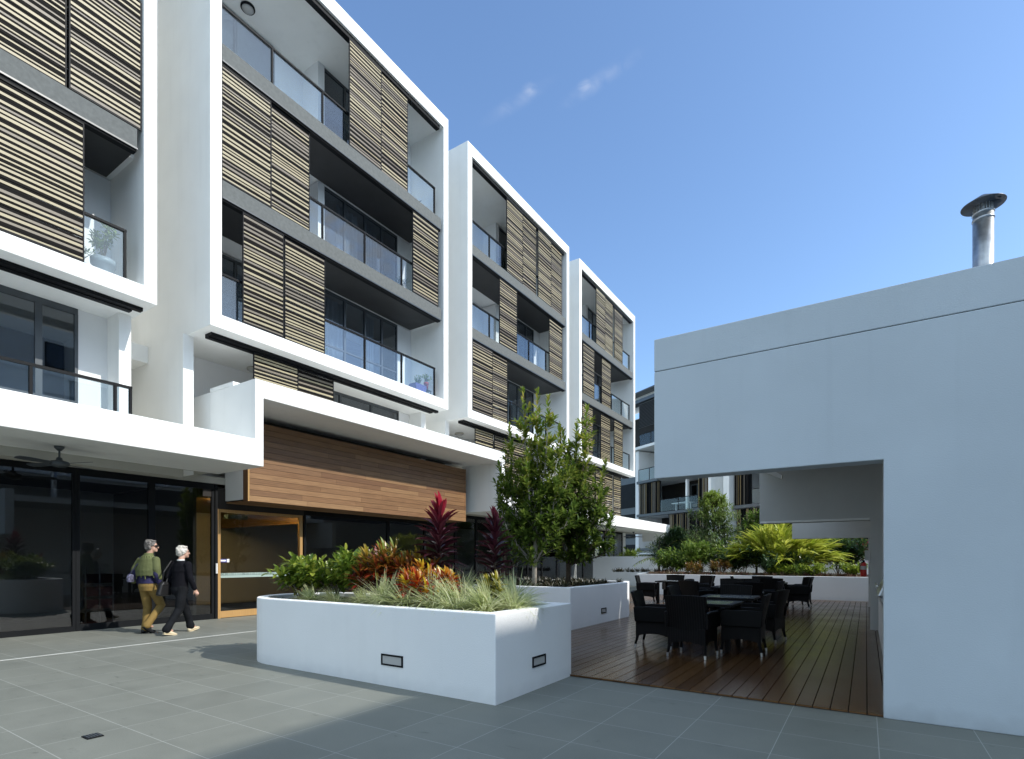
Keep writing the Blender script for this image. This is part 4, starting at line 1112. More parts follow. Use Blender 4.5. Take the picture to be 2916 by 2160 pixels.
# variegated grass
def grass_mesh(seed, n, L):
    r = random.Random(seed); mb = MB()
    for i in range(n):
        a = r.uniform(0, 2 * PI); e = R(r.uniform(35, 89))
        d = V((math.cos(a) * math.cos(e), math.sin(a) * math.cos(e), math.sin(e)))
        q = V((math.cos(a), math.sin(a), 0)) * r.uniform(0, .07)
        mb.leaf(q, d, Z if abs(d.z) < .95 else V((1, 0, 0)), L * r.uniform(.55, 1.1), r.uniform(.009, .014), r.uniform(.5, 1.8), shape=((0, .8), (.25, 1), (.5, .9), (.75, .6), (1, 0)), fold=.2)
    return mb
gm = [grass_mesh(51, 520, .56), grass_mesh(52, 520, .56)]
g0 = []
for k in (0, 1):
    t = thing('grass_clump', 'x', 'grass', (0, 0, 0), group='pale striped grass clumps in the front planter')
    gm[k].build('blades', L_grass, t, world=False); g0.append(t)
clumps = [(-6.45, 4.76, .55, 'small sparse grass clump below the left green shrub'), (-5.92, 4.74, .5, 'second small grass clump from the left along the front wall'),
          (-5.05, 4.82, .9, 'large pale grass clump in front of the tall croton'), (-4.62, 4.74, .98, 'large pale grass clump in front of the tall red cordyline'),
          (-4.18, 4.76, .95, 'pale grass clump at the middle front right, below the yellow croton'), (-3.82, 4.70, .85, 'pale grass clump third from the planter corner along the front'),
          (-3.45, 4.72, .82, 'pale grass clump next to the planter corner'), (-4.28, 5.32, .95, 'pale grass clump at the back behind the yellow croton'),
          (-3.98, 5.35, .9, 'pale grass clump at the foot of the slimmer red cordyline'), (-3.58, 5.4, .92, 'pale grass clump at the back right behind the olive croton'),
          (-3.3, 5.05, .8, 'grass clump at the right end of the planter'), (-5.35, 4.72, .5, 'thin grass clump in front of the shrub and croton')]
for i, (x, y, s_, lb) in enumerate(clumps):
    k = i % 2
    o = g0[k] if i < 2 else dup(g0[k])
    o.location = (x, y, S1 - .01); o.rotation_euler.z = i * 1.3; o.scale = (s_ * 1.12, s_ * 1.12, s_ * 1.04); o['label'] = lb

# the two trees and a dark companion in the second planter
b1 = (-5.95, 9.95, .78)
def rel(p, b): return (p[0] - b[0], p[1] - b[1], p[2] - b[2])
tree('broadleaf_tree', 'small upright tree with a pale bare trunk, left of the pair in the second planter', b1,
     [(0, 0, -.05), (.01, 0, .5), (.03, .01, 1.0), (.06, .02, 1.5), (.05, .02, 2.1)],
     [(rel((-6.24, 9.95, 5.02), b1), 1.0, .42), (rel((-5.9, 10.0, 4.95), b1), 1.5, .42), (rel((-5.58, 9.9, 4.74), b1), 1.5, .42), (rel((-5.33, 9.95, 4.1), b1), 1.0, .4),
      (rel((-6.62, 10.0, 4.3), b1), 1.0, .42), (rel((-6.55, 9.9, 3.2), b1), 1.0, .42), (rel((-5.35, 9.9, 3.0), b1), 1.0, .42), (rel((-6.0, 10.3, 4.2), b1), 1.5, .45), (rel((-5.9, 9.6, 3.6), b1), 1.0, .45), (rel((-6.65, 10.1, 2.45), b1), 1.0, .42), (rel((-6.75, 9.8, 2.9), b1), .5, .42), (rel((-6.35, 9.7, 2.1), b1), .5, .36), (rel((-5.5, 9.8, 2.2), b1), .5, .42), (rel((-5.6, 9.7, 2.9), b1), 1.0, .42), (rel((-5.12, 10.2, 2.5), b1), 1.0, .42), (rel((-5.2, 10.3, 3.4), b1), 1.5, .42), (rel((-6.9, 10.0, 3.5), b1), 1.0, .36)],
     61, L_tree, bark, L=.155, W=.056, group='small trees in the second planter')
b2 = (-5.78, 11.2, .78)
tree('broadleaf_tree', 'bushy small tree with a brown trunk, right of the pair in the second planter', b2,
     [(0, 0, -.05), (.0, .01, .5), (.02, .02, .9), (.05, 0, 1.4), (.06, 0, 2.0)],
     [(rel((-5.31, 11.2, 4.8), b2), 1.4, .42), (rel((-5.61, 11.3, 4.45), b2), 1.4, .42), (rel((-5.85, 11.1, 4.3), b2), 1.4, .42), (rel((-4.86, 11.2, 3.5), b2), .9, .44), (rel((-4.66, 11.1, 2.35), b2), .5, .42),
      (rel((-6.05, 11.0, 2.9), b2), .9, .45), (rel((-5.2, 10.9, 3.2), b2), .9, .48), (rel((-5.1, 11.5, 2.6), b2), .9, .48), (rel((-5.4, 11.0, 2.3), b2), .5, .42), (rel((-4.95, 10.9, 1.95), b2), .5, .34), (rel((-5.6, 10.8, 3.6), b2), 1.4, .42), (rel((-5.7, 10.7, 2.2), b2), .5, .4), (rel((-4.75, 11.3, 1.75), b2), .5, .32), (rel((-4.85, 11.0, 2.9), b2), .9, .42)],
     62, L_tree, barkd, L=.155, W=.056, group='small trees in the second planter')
b3 = (-7.2, 10.7, .78)
tree('dark_shrub', 'darker loose shrub behind the slimmer red cordyline, left of the small trees', b3,
     [(0, 0, -.05), (0, 0, .4), (.02, 0, .9)],
     [(rel((-7.5, 10.8, 3.12), b3), .4, .34), (rel((-7.1, 10.6, 2.6), b3), .9, .36), (rel((-6.75, 10.6, 2.2), b3), .4, .36), (rel((-6.6, 10.9, 1.9), b3), .4, .36)],
     63, L_dark, barkd, L=.13, W=.05, cat='shrub', dens=.8)

# dark rosettes below the trees: nobody could count them
def rosettes(name, spots, seed, m, L, W, n=15, base=None):
    r = random.Random(seed); mb = MB()
    for (x, y, z) in spots:
        az = r.uniform(0, 6); s_ = r.uniform(.75, 1.2)
        for k in range(n):
            az += 2.4; e = R(20 + 60 * k / n + r.uniform(-8, 8))
            d = V((math.cos(az) * math.cos(e), math.sin(az) * math.cos(e), math.sin(e)))
            mb.leaf(V((x, y, z)), d, Z if abs(d.z) < .95 else V((1, 0, 0)), L * s_ * r.uniform(.8, 1.15), W, r.uniform(.0, .5), shape=STRAP, fold=.3)
    o = mb.build(name, m)
    return o
r = random.Random(5)
sp = []
for i in range(230):
    x, y = r.uniform(-8.05, -5.05), r.uniform(9.7, 13.0)
    if x > -5.3 and y > 12.6: continue
    sp.append((x, y, .79))
tag(rosettes('rosette_ground_cover', sp, 6, L_brom, .17, .026, 14), 'dark bronze strappy ground cover filling the second planter under the trees', 'ground cover', kind='stuff')
sp = [(r.uniform(-7.6, 0), r.uniform(21.6, 22.3), .77) for i in range(240)]
tag(rosettes('rosette_ground_cover', sp, 7, L_brom2, .20, .03, 12), 'pinkish brown rosette ground cover along the front of the back planter', 'ground cover', kind='stuff')
sp = [(r.uniform(-11, -8.0), r.uniform(26.4, 27.2), .77) for i in range(40)]
tag(rosettes('rosette_ground_cover', sp, 8, L_brom, .25, .04, 10), 'low dark ground cover below the garden wall at the far left', 'ground cover', kind='stuff')

# back planter
S3 = .77
def ginger(loc, label, n, Rr, H, seed):
    r = random.Random(seed); t = thing('variegated_ginger', label, 'plant', loc)
    fo = MB(); st = MB()
    for i in range(n):
        a = r.uniform(0, 2 * PI); lean = r.uniform(.1, 1.0)
        q = V((math.cos(a), math.sin(a), 0)) * (.5 * r.random())
        hz = V((math.cos(a), math.sin(a) * .7, 0))
        ln = r.uniform(.7, 1.0)
        e = q + hz * (Rr * .72 * lean) + Z * (H * (1.0 - .62 * lean ** 1.6) * ln)
        mid = q.lerp(e, .5) + Z * (.22 * H)
        st.tube([q, mid, e], [.014, .011, .006], 5, cap=False)
        for k in range(13):
            f = .3 + .7 * k / 13
            p = (q * (1 - f) ** 2 + mid * 2 * f * (1 - f) + e * f * f)
            tg = ((mid - q) * (1 - f) + (e - mid) * f).normalized()
            sd = tg.cross(Z).normalized() * (1 if k % 2 else -1)
            d = (tg * .9 + sd * r.uniform(.1, .6) + Z * r.uniform(-.15, .35)).normalized()
            fo.leaf(p, d, Z, r.uniform(.5, .75), r.uniform(.095, .135), r.uniform(.2, .9), shape=LANCE, fold=.25)
    fo.build('foliage', L_ginger, t, world=False); st.build('stem', mat('ginger_stem', (.12, .16, .03), .5), t, world=False)
ginger((-2.75, 23.6, S3), 'large arching yellow and green variegated ginger in the back planter', 190, 2.6, 1.95, 71)
def loose_tree(label, base, H, rad, seed, m, n, L, W, name='garden_tree', trunkr=.05, cat='tree'):
    r = random.Random(seed); t = thing(name, label, cat, base)
    tk = MB(); tk.tube([V((0, 0, -.1)), V((.03, 0, H * .35)), V((0, .02, H * .7)), V((0, 0, H * .95))], [trunkr, trunkr * .8, trunkr * .4, .008], 8)
    cr = MB()
    for i in range(n):
        f = r.uniform(.12, 1.0); a = r.uniform(0, 2 * PI)
        q = V((0, 0, H * f * .93))
        wd = rad * (1 - f ** 1.7) ** .6 * (.55 + .45 * min(1, f * 4)) * r.uniform(.35, 1.12) + .06
        e = q + V((math.cos(a) * wd, math.sin(a) * wd, r.uniform(-.05, .35) * wd + .05))
        tk.tube([q - Z * .1, q.lerp(e, .5) + Z * .04, e], [.010, .007, .003], 4, cap=False)
        for w_ in range(4):
            p = q.lerp(e, .45 + .18 * w_)
            whorl_twig(cr, r, p, (rdir(r, -25, 40) + (e - q).normalized() * .8), r.uniform(.12, .3), 6, L, W, shape=LANCE, curl=.6)
    tk.build('trunk', barkd, t, smooth=True, world=False); cr.build('crown', m, t, world=False)
    return t
L_silver = leaf_mat('grey_green_leaf', [(.06, .12, .03), (.13, .20, .06), (.22, .27, .13), (.09, .16, .03)], .35, .4, zgrad=(2.2, 3.6, [(.22, .32, .04), (.30, .38, .06), (.18, .26, .05)]))
loose_tree('slender pale green tree rising above the back planter towards the striped screens', (-5.75, 25.3, S3), 3.75, 1.45, 81, L_silver, 300, .20, .055)
loose_tree('second slender tree behind the variegated ginger, left of the pavilion beam', (-4.1, 26.2, S3), 2.85, 1.1, 82, L_mid, 170, .2, .06)
loose_tree('broad dark leafed tree at the left of the garden behind the canopy end', (-7.6, 26.0, S3), 2.1, 1.3, 83, L_dark, 190, .22, .065)
bush('garden_shrub', 'grey green shrub at the left end of the back planter', (-6.75, 22.6, S3), .85, 1.25, 260, .16, .065, L_mid, 84, group='green shrubs in the back planter')
bush('garden_shrub', 'tall leafy shrub in front of the slender garden tree', (-5.95, 23.4, S3), 1.0, 1.75, 320, .19, .07, L_mid, 85, group='green shrubs in the back planter')
bush('garden_shrub', 'dark shrub between the orange croton and the variegated ginger', (-4.0, 22.8, S3), 1.0, 1.15, 280, .17, .065, L_dark, 86, group='green shrubs in the back planter')
bush('garden_shrub', 'dark green shrub at the right of the variegated ginger', (-.55, 24.6, S3), 1.0, 1.55, 260, .2, .08, L_dark, 87, group='green shrubs in the back planter')
bush('garden_shrub', 'low dark shrub under the variegated ginger', (-2.9, 22.7, S3), 1.3, .85, 280, .16, .065, L_dark, 88, group='green shrubs in the back planter')
bush('garden_shrub', 'tall dark bush behind the pavilion opening next to the crimson cordyline', (-1.0, 26.6, S3), 1.3, 1.9, 280, .22, .075, L_mid, 89, group='green shrubs in the back planter')
for i, (x, y, ra, h, lb) in enumerate([(-2.55, 22.0, .55, .42, 'lime green mound at the left of the three in the back planter'), (-1.55, 22.0, .6, .5, 'lime green mound in the middle of the three in the back planter'), (-.4, 22.0, .55, .52, 'lime green mound beside the far pavilion post')]):
    bush('lime_shrub', lb, (x, y, S3), ra, h, 210, .10, .048, L_lime, 90 + i, group='lime green mounds in the back planter', flat=.7, stems=14)
croton('orange and yellow croton at the front of the back planter', (-4.8, 22.1, S3), .6, .8, 35, L_crotb, 18, .18, .045, shape=ELL)
croton('bronze croton beside the grey green shrub in the back planter', (-5.75, 22.1, S3), .5, .7, 36, L_crotb, 15, .2, .04)
bush('garden_shrub', 'strappy green clump between the lime mounds', (-2.05, 21.85, S3), .3, .35, 60, .3, .02, L_mid, 97, shape=BLADE, up=.8, group='green shrubs in the back planter')
bush('garden_shrub', 'broad mid green bush filling the bed behind the orange croton', (-4.6, 24.0, S3), 1.3, 1.35, 320, .2, .075, L_mid, 121, group='green shrubs in the back planter')
bush('garden_shrub', 'dark bush low behind the grey green shrub at the left of the bed', (-7.4, 24.3, S3), 1.1, 1.3, 260, .2, .075, L_dark, 122, group='green shrubs in the back planter')
bush('garden_shrub', 'leafy green bush left of the crimson cordyline by the garden wall', (-2.2, 26.8, S3), 1.3, 1.6, 280, .22, .08, L_dark, 123, group='green shrubs in the back planter')
def palm(loc, label, seed, m, n=16, L=1.1, H=.5):
    r = random.Random(seed); t = thing('palm', label, 'palm', loc, group='low palms behind the planter')
    fo = MB(); st = MB(); st.tube([(0, 0, -.1), (0, 0, H)], [.07, .05], 8)
    for i in range(n):
        a = 2 * PI * i / n + r.uniform(-.2, .2); e = R(r.uniform(15, 75))
        d = V((math.cos(a) * math.cos(e), math.sin(a) * math.cos(e), math.sin(e))); p = V((0, 0, H)); pts_ = [p.copy()]
        for k in range(9):
            d = (d - Z * .13).normalized(); p = p + d * (L / 9); pts_.append(p.copy())
            if k > 1:
                sd = d.cross(Z).normalized()
                for s_ in (-1, 1): fo.leaf(p, (d * .5 + sd * s_ * .8 - Z * .15), Z, L * .28 * (1 - .05 * k), .035, .5, shape=LANCE)
        st.tube(pts_, .008, 4, cap=False)
    fo.build('fronds', m, t, world=False); st.build('stem', barkd, t, world=False)
palm((-8.0, 24.6, S3), 'yellow green palm below the canopy end', 101, L_lime, L=1.25, H=.6)
palm((-7.3, 26.9, S3 + .6), 'taller green palm rising behind the canopy end', 102, L_mid, L=1.3, H=.9)
bush('garden_shrub', 'round yellow green bush beside the far canopy column', (-11.9, 31.0, .9), .8, 1.3, 150, .2, .08, L_mid, 103)
t = thing('cordyline', 'crimson cordyline seen through the far pavilion opening', 'plant', (-.1, 27.0, S3))
mb = MB(); rr = random.Random(4); az = 0
for k in range(46):
    az += 2.4; f = k / 46; e = R(5 + 70 * f); d = V((math.cos(az) * math.cos(e), math.sin(az) * math.cos(e), math.sin(e))); mb.leaf(V((0, 0, .5 + .7 * f)), d, Z if abs(d.z) < .93 else V((1, 0, 0)), .45, .09, .5, shape=STRAP)
mb.build('foliage', L_red, t, world=False); mb = MB(); mb.tube([(0, 0, -.05), (0, 0, 1.2)], .02, 6); mb.build('stem', barkd, t, world=False)
# ---------------------------------------------------------------- potted plants on the balconies
def pot(label, loc, r0, h, m, fol, rad, fh, n, L, W, seed, square=None, name='potted_plant'):
    t = thing(name, label, 'plant pot', loc)
    mb = MB()
    if square: mb.extrude([(-square * .42, 0), (square * .42, 0), (square * .5, h), (-square * .5, h)], lambda u, v, a: (a, u, v), -r0, r0)
    else: mb.lathe([(r0 * .72, 0), (r0 * .86, h * .75), (r0, h * .76), (r0 * 1.03, h), (r0 * .93, h), (r0 * .9, h * .9)], n=24)
    mb.build('pot', m, t, world=False, smooth=not square)
    r_ = random.Random(seed); cr, st = bush_mesh(r_, rad, fh, n, L, W, stems=6)
    o1_ = cr.build('foliage', fol, t, world=False); o1_.location = (0, 0, h * .9)
    o2_ = st.build('stem', barkd, t, world=False); o2_.location = (0, 0, h * .9)
pot('big grey pot with a small leafy tree behind the glass of the left box', (-12.15, 4.34, 6.685), .2, .42, mat('grey_glazed_pot', (.36, .39, .41), .35), L_mid, .28, .75, 40, .1, .04, 111)
pot('small leafy pot plant beside the big grey pot', (-12.15, 3.98, 6.685), .12, .2, mat('pale_pot', (.4, .4, .4), .5), L_mid, .2, .4, 30, .1, .03, 112)
pot('purple trough with flowering plants on the lowest balcony of the largest box', (-12.1, 12.92, 6.685), .15, .36, mat('violet_plastic_pot', (.10, .085, .28), .4), L_mid, .22, .38, 30, .07, .03, 113, square=.5)
pr = thing('plant_stand', 'small dark stand under the red pot', 'stand', (-12.1, 13.32, 6.685))
for a in (-.1, .1):
    for b in (-.1, .1): B((a - .008, a + .008, b - .008, b + .008, 0, .27)).build('leg', M['dark'], pr, world=False)
B((-.12, .12, -.12, .12, .271, .285)).build('shelf', M['dark'], pr, world=False)
pot('slim red pot with pale flowers beside the purple trough', (-12.1, 13.32, 6.972), .085, .26, mat('red_pot', (.55, .03, .015), .35), L_lime, .17, .3, 30, .06, .03, 114)
pot('spiky pot plant on the middle balcony of the largest box beside a screen', (-12.1, 12.16, 9.625), .09, .18, M['dark'], L_dark, .18, .3, 25, .18, .02, 115)
pot('small violet flower pot on the top balcony of the largest box', (-12.1, 12.85, 12.575), .16, .2, mat('violet_pot', (.14, .13, .22), .5), L_dark, .15, .15, 14, .07, .03, 116)
pot('small trailing pot plant at the edge of the striped screen on the lowest balcony', (-12.1, 9.2, 6.685), .08, .14, M['conc'], L_mid, .15, .2, 18, .07, .03, 117)

# ---------------------------------------------------------------- people
def blob_add(bm, c, rad, axes=None):
    m_ = Matrix.Translation(V(c)) @ (axes.to_4x4() if axes else Matrix()) @ Matrix.Diagonal((*rad, 1))
    bmesh.ops.create_icosphere(bm, subdivisions=3, radius=1.0, matrix=m_)
def limb(bm, pts, rads, flat=1.0, side=V((1, 0, 0)), n=14):
    """closed tapered loft through joints; flat < 1 squeezes it along the direction square to side"""
    pts = [V(p) for p in pts]; rows = []
    P_, Rr = [], []
    for i in range(len(pts) - 1):
        for k in range(6):
            f = k / 6; g = f * f * (3 - 2 * f) if False else f
            P_.append(pts[i].lerp(pts[i + 1], f)); Rr.append(rads[i] + (rads[i + 1] - rads[i]) * g)
    P_.append(pts[-1]); Rr.append(rads[-1])
    for k, p in enumerate(P_):
        d = (P_[min(k + 1, len(P_) - 1)] - P_[max(k - 1, 0)]).normalized()
        a = side - d * side.dot(d); a.normalize(); b = d.cross(a)
        rows.append([bm.verts.new(p + a * (Rr[k] * math.cos(2 * PI * i / n)) + b * (Rr[k] * flat * math.sin(2 * PI * i / n))) for i in range(n)])
    for u, w_ in zip(rows[:-1], rows[1:]):
        for i in range(n): bm.faces.new((u[i], u[(i + 1) % n], w_[(i + 1) % n], w_[i]))
    bm.faces.new(rows[0][::-1]); bm.faces.new(rows[-1])
    for p, rr in ((pts[0], rads[0]), (pts[-1], rads[-1])): blob_add(bm, p, (rr * .98,) * 3)
def loft(bm, st, n=20):
    """stations (x, y, z, rx, ry)"""
    rows = [[bm.verts.new((x + rx * math.cos(2 * PI * i / n), y + ry * math.sin(2 * PI * i / n), z)) for i in range(n)] for (x, y, z, rx, ry) in st]
    for u, w_ in zip(rows[:-1], rows[1:]):
        for i in range(n): bm.faces.new((u[i], u[(i + 1) % n], w_[(i + 1) % n], w_[i]))
    bm.faces.new(rows[0][::-1]); bm.faces.new(rows[-1])
def fuse(bm, name, m, parent, voxel=.009, smooth=4):
    me = bpy.data.meshes.new(name); bmesh.ops.recalc_face_normals(bm, faces=bm.faces); bm.to_mesh(me); bm.free(); me.materials.append(m)
    o = bpy.data.objects.new(name, me); col.objects.link(o); o.parent = parent
    rm = o.modifiers.new('fuse', 'REMESH'); rm.mode = 'VOXEL'; rm.voxel_size = voxel; rm.use_smooth_shade = True
    if smooth: sm = o.modifiers.new('soft', 'SMOOTH'); sm.iterations = smooth; sm.factor = .5
    return o
skin = mat('skin', (.50, .30, .22), .55, var=.06)
def hand(bm, w_, d, pn, s=1.0, curl=.5, thumb=1):
    """palm, four unequal bent fingers and a thumb; w_ wrist, d direction of the fingers, pn palm normal"""
    d = d.normalized(); pn = (pn - d * pn.dot(d)).normalized(); sd = d.cross(pn)
    loc_ = lambda a, b, c: V(w_) + d * (a * s) + sd * (b * s) + pn * (c * s)
    limb(bm, [loc_(-.01, 0, 0), loc_(.04, 0, 0), loc_(.085, 0, .003)], [.024 * s, .036 * s, .038 * s], flat=.42, side=sd, n=12)
    for b0, l in ((-.028, .064), (-.0095, .074), (.0095, .069), (.028, .054)):
        p = [loc_(.08, b0, .002)]
        ang = 0.0
        for k, q in enumerate((.45, .32, .23)):
            ang += curl * (.5 if k == 0 else .8)
            nx = p[-1] + (d * math.cos(ang) + pn * math.sin(ang)) * (l * q * s) + sd * (b0 * .06 * s); p.append(nx)
        limb(bm, p, [.0092 * s, .0085 * s, .0078 * s, .0065 * s], side=sd, n=8)
    limb(bm, [loc_(.018, thumb * .028, .004), loc_(.05, thumb * .048, .016), loc_(.078, thumb * .05, .03)], [.0125 * s, .0105 * s, .0085 * s], side=pn, n=8)
def shoe(parent, heel, yaw, pitch, m, sole, L=.25, lift=0):
    mb_ = MB(); n = 12
    prof = [(-.065, .028, .075), (-.03, .036, .085), (.03, .036, .082), (.09, .043, .058), (.14, .044, .045), (.175, .032, .034), (.188, .012, .022)]
    T = Matrix.Translation(V(heel)) @ Matrix.Rotation(yaw, 4, 'Z') @ Matrix.Rotation(pitch, 4, 'X')
    def ring_(y, hw, h):
        return [T @ V((hw * math.cos(2 * PI * i / n), y, max(0.0, h * .5 + h * .5 * math.sin(2 * PI * i / n)) + .004)) for i in range(n)]
    rows = []
    for y, hw, h in prof:
        b = len(mb_.v); mb_.v += [tuple(p) for p in ring_(y, hw, h)]; rows.append(b)
    for a, c in zip(rows[:-1], rows[1:]):
        for i in range(n): j = (i + 1) % n; mb_.f.append((a + i, a + j, c + j, c + i)); mb_.m.append(0)
    mb_.f.append(tuple(range(rows[0] + n - 1, rows[0] - 1, -1))); mb_.f.append(tuple(range(rows[-1], rows[-1] + n))); mb_.m += [0, 0]
    o = mb_.build('shoe', m, parent, smooth=True, world=False)
    s2 = MB(); ol = [T @ V(q) for q in ((-.03, -.068, 0), (.03, -.068, 0), (.044, .09, 0), (.044, .14, 0), (.02, .188, 0), (-.02, .188, 0), (-.044, .14, 0), (-.044, .09, 0))]
    up_ = (T.to_3x3() @ V((0, 0, 1))) * .014
    b = len(s2.v); s2.v += [tuple(p) for p in ol] + [tuple(p + up_) for p in ol]
    s2.f += [tuple(range(b + 7, b - 1, -1)), tuple(range(b + 8, b + 16))] + [(b + i, b + (i + 1) % 8, b + 8 + (i + 1) % 8, b + 8 + i) for i in range(8)]; s2.m += [0] * 10
    s2.build('sole', sole, o, world=False)
def head(bm, c, yaw, s=1.0):
    """skull, jaw, nose, ears, brow and lips, looking along +y turned by yaw"""
    T = Matrix.Rotation(yaw, 3, 'Z')
    q = lambda x, y, z: V(c) + T @ V((x * s, y * s, z * s))
    blob_add(bm, q(0, -.012, .03), (.074 * s, .094 * s, .092 * s), T)
    blob_add(bm, q(0, .022, -.035), (.058 * s, .066 * s, .072 * s), T)
    blob_add(bm, q(0, .07, -.082), (.026 * s, .022 * s, .02 * s), T)
    limb(bm, [q(0, .086, .018), q(0, .106, -.022)], [.009 * s, .014 * s], n=8)
    blob_add(bm, q(0, .08, -.055), (.022 * s, .016 * s, .008 * s), T); blob_add(bm, q(0, .078, -.068), (.02 * s, .015 * s, .008 * s), T)
    for e in (-1, 1):
        blob_add(bm, q(e * .073, -.012, -.008), (.011 * s, .02 * s, .031 * s), T)
        blob_add(bm, q(e * .03, .075, .03), (.02 * s, .012 * s, .008 * s), T)
    return q, T
def hair_cap(parent, c, yaw, m, s=1.0, low=-.06, fringe=.035, seed=1, fluff=.012, style=0):
    r_ = random.Random(seed); T = Matrix.Rotation(yaw, 3, 'Z')
    bm = bmesh.new()
    blob_add(bm, V(c) + T @ V((0, -.026 * s, .045 * s)), (.086 * s, .098 * s, .092 * s), T)
    blob_add(bm, V(c) + T @ V((0, -.05 * s, -.012 * s)), (.078 * s, .068 * s, .075 * s), T)
    for k in range(46):
        a = r_.uniform(-PI * 1.12, PI * .12); z = r_.uniform(low + .02, .12)
        rr = math.sqrt(max(.05, 1 - (max(0, z - .045) / .1) ** 2))
        p = V(c) + T @ V((math.cos(a) * .083 * rr * s, math.sin(a) * .088 * rr * s - .022 * s, z * s))
        blob_add(bm, p, (r_.uniform(.014, .026) * s,) * 3)
    for k in range(9): blob_add(bm, V(c) + T @ V(((k - 4) * .016 * s, (.05 - abs(k - 4) * .006) * s, .105 * s)), (.02 * s, .022 * s, .018 * s), T)
    h_ = fuse(bm, 'hair', m, parent, .008, 1)
    mb_ = MB()                                          # loose locks combed over the cap
    for k in range(420):
        a = r_.uniform(-PI * 1.15, PI * .15); e = r_.uniform(-.35, 1.35)
        n_ = T @ V((math.cos(a) * math.cos(e), math.sin(a) * math.cos(e), math.sin(e)))
        p = V(c) + T @ V((0, -.024 * s, .035 * s)) + V((n_.x * .084 * s, n_.y * .094 * s, n_.z * .094 * s))
        d = (T @ V((r_.uniform(-.5, .5), -.35 + r_.uniform(-.4, .4), -.75)) + n_ * .42).normalized()
        mb_.leaf(p, d, n_, r_.uniform(.028, .05) * s, .007, 1.2, shape=((0, .6), (.5, 1), (1, 0)), fold=.1)
    mb_.build('locks', m, h_, world=False)
    return h_

def person(label, loc, rz, P, cfg):
    t = thing('person', label, 'person', loc, rz)
    bm = bmesh.new()
    q, T = head(bm, P['head'], cfg['yaw'])
    limb(bm, [V(P['head']) + V((0, -.02, -.07)), P['neck'], V(P['neck']) + V((0, -.01, -.06))], [.05, .053, .07], n=14)
    # trunk core and limbs: one continuous body
    sh, pv = V(P['neck']), V(P['pelvis'])
    loft(bm, [(pv.x, pv.y, pv.z - .1, .13, .09), (pv.x, pv.y, pv.z, .15, .1), (pv.x * .6 + sh.x * .4, pv.y * .6 + sh.y * .4, pv.z + .18, .125, .085), (sh.x, sh.y, sh.z - .2, .15, .095), (sh.x, sh.y, sh.z - .08, .145, .08), (sh.x, sh.y, sh.z - .02, .07, .06)])
    for S in ('L', 'R'):
        limb(bm, [P['sh' + S], P['el' + S], P['wr' + S]], [.05, .038, .026], n=12)
        d = (V(P['wr' + S]) - V(P['el' + S])).normalized()
        hand(bm, V(P['wr' + S]) + d * .02, (d + V((0, .12, -.05))).normalized(), V((1 if S == 'L' else -1, .25, 0)), .98, .42, thumb=1 if S == 'L' else -1)
        limb(bm, [P['hip' + S], P['kn' + S], P['an' + S]], [.085, .055, .036], n=12)
        limb(bm, [P['an' + S], V(P['an' + S]) + V((0, .1, -.045))], [.033, .025], n=10)
    fuse(bm, 'body', skin, t, .0065, 3)
    # eyes
    for e in (-1, 1):
        mb_ = MB(); c = q(e * .03, .081, .012); mb_.lathe([(.001, -.011), (.008, -.008), (.011, 0), (.008, .008), (.001, .011)], c, 10); mb_.build('eye', cfg['eye'], t, smooth=True, world=False)
    # trousers
    bm = bmesh.new()
    loft(bm, [(pv.x, pv.y, pv.z - .12, .15, .115), (pv.x, pv.y - .005, pv.z - .03, .172, .128), (pv.x, pv.y, pv.z + .06, .16, .115), (pv.x, pv.y, pv.z + .13, .145, .1)])
    for S in ('L', 'R'):
        a, k, h_ = V(P['an' + S]), V(P['kn' + S]), V(P['hip' + S])
        limb(bm, [h_, k, k.lerp(a, .75), a + (a - k).normalized() * .01], [.098, .073, .062, cfg.get('cuff', .064)], n=14)
    fuse(bm, 'trousers', cfg['trousers'], t, .009, 2)
    # top with sleeves
    bm = bmesh.new()
    hem = cfg.get('hem', 0.0)
    loft(bm, [(pv.x, pv.y, pv.z + hem, .172, .13), (pv.x, pv.y, pv.z + hem + .09, .165, .122), (pv.x * .5 + sh.x * .5, pv.y * .5 + sh.y * .5, (pv.z + sh.z) * .5 + .03, .158, .115), (sh.x, sh.y - .01, sh.z - .2, .178, .118), (sh.x, sh.y - .005, sh.z - .1, .18, .098), (sh.x, sh.y, sh.z - .035, .11, .075), (sh.x, sh.y, sh.z + .005, .064, .06)])
    for S in ('L', 'R'):
        w_, e_ = V(P['wr' + S]), V(P['el' + S])
        limb(bm, [P['sh' + S], e_, w_.lerp(e_, cfg.get('sleeve', .06))], [.066, .054, .043], n=14)
    fuse(bm, 'top', cfg['top'], t, .009, 2)
    hair_cap(t, P['head'], cfg['yaw'], cfg['hair'], cfg.get('hs', 1.0), seed=cfg['seed'])
    return t, q, T
eye = mat('eye_dark', (.05, .04, .035), .2)
grey_hair = mat('grey_hair', (.16, .15, .14), .6, var=.85, vs=60, bump=.8, bs=120); white_hair = mat('white_hair', (.62, .58, .52), .6, var=.2, vs=45, bump=.8, bs=120)
khaki = mat('mustard_cotton', (.21, .135, .035), .85, var=.15, vs=7, bump=.5, bs=14); navy = mat('navy_knit', (.014, .012, .06), .8, var=.2, bump=.4, bs=25)
olive = mat('olive_scarf', (.105, .12, .045), .85, var=.22, vs=6, bump=.7, bs=14); blackk = mat('black_knit', (.008, .008, .011), .9, var=.3, vs=8, bump=.5, bs=18, spec=.1); blackt = mat('black_trousers', (.010, .011, .013), .9, var=.3, vs=8, bump=.5, bs=12, spec=.1)
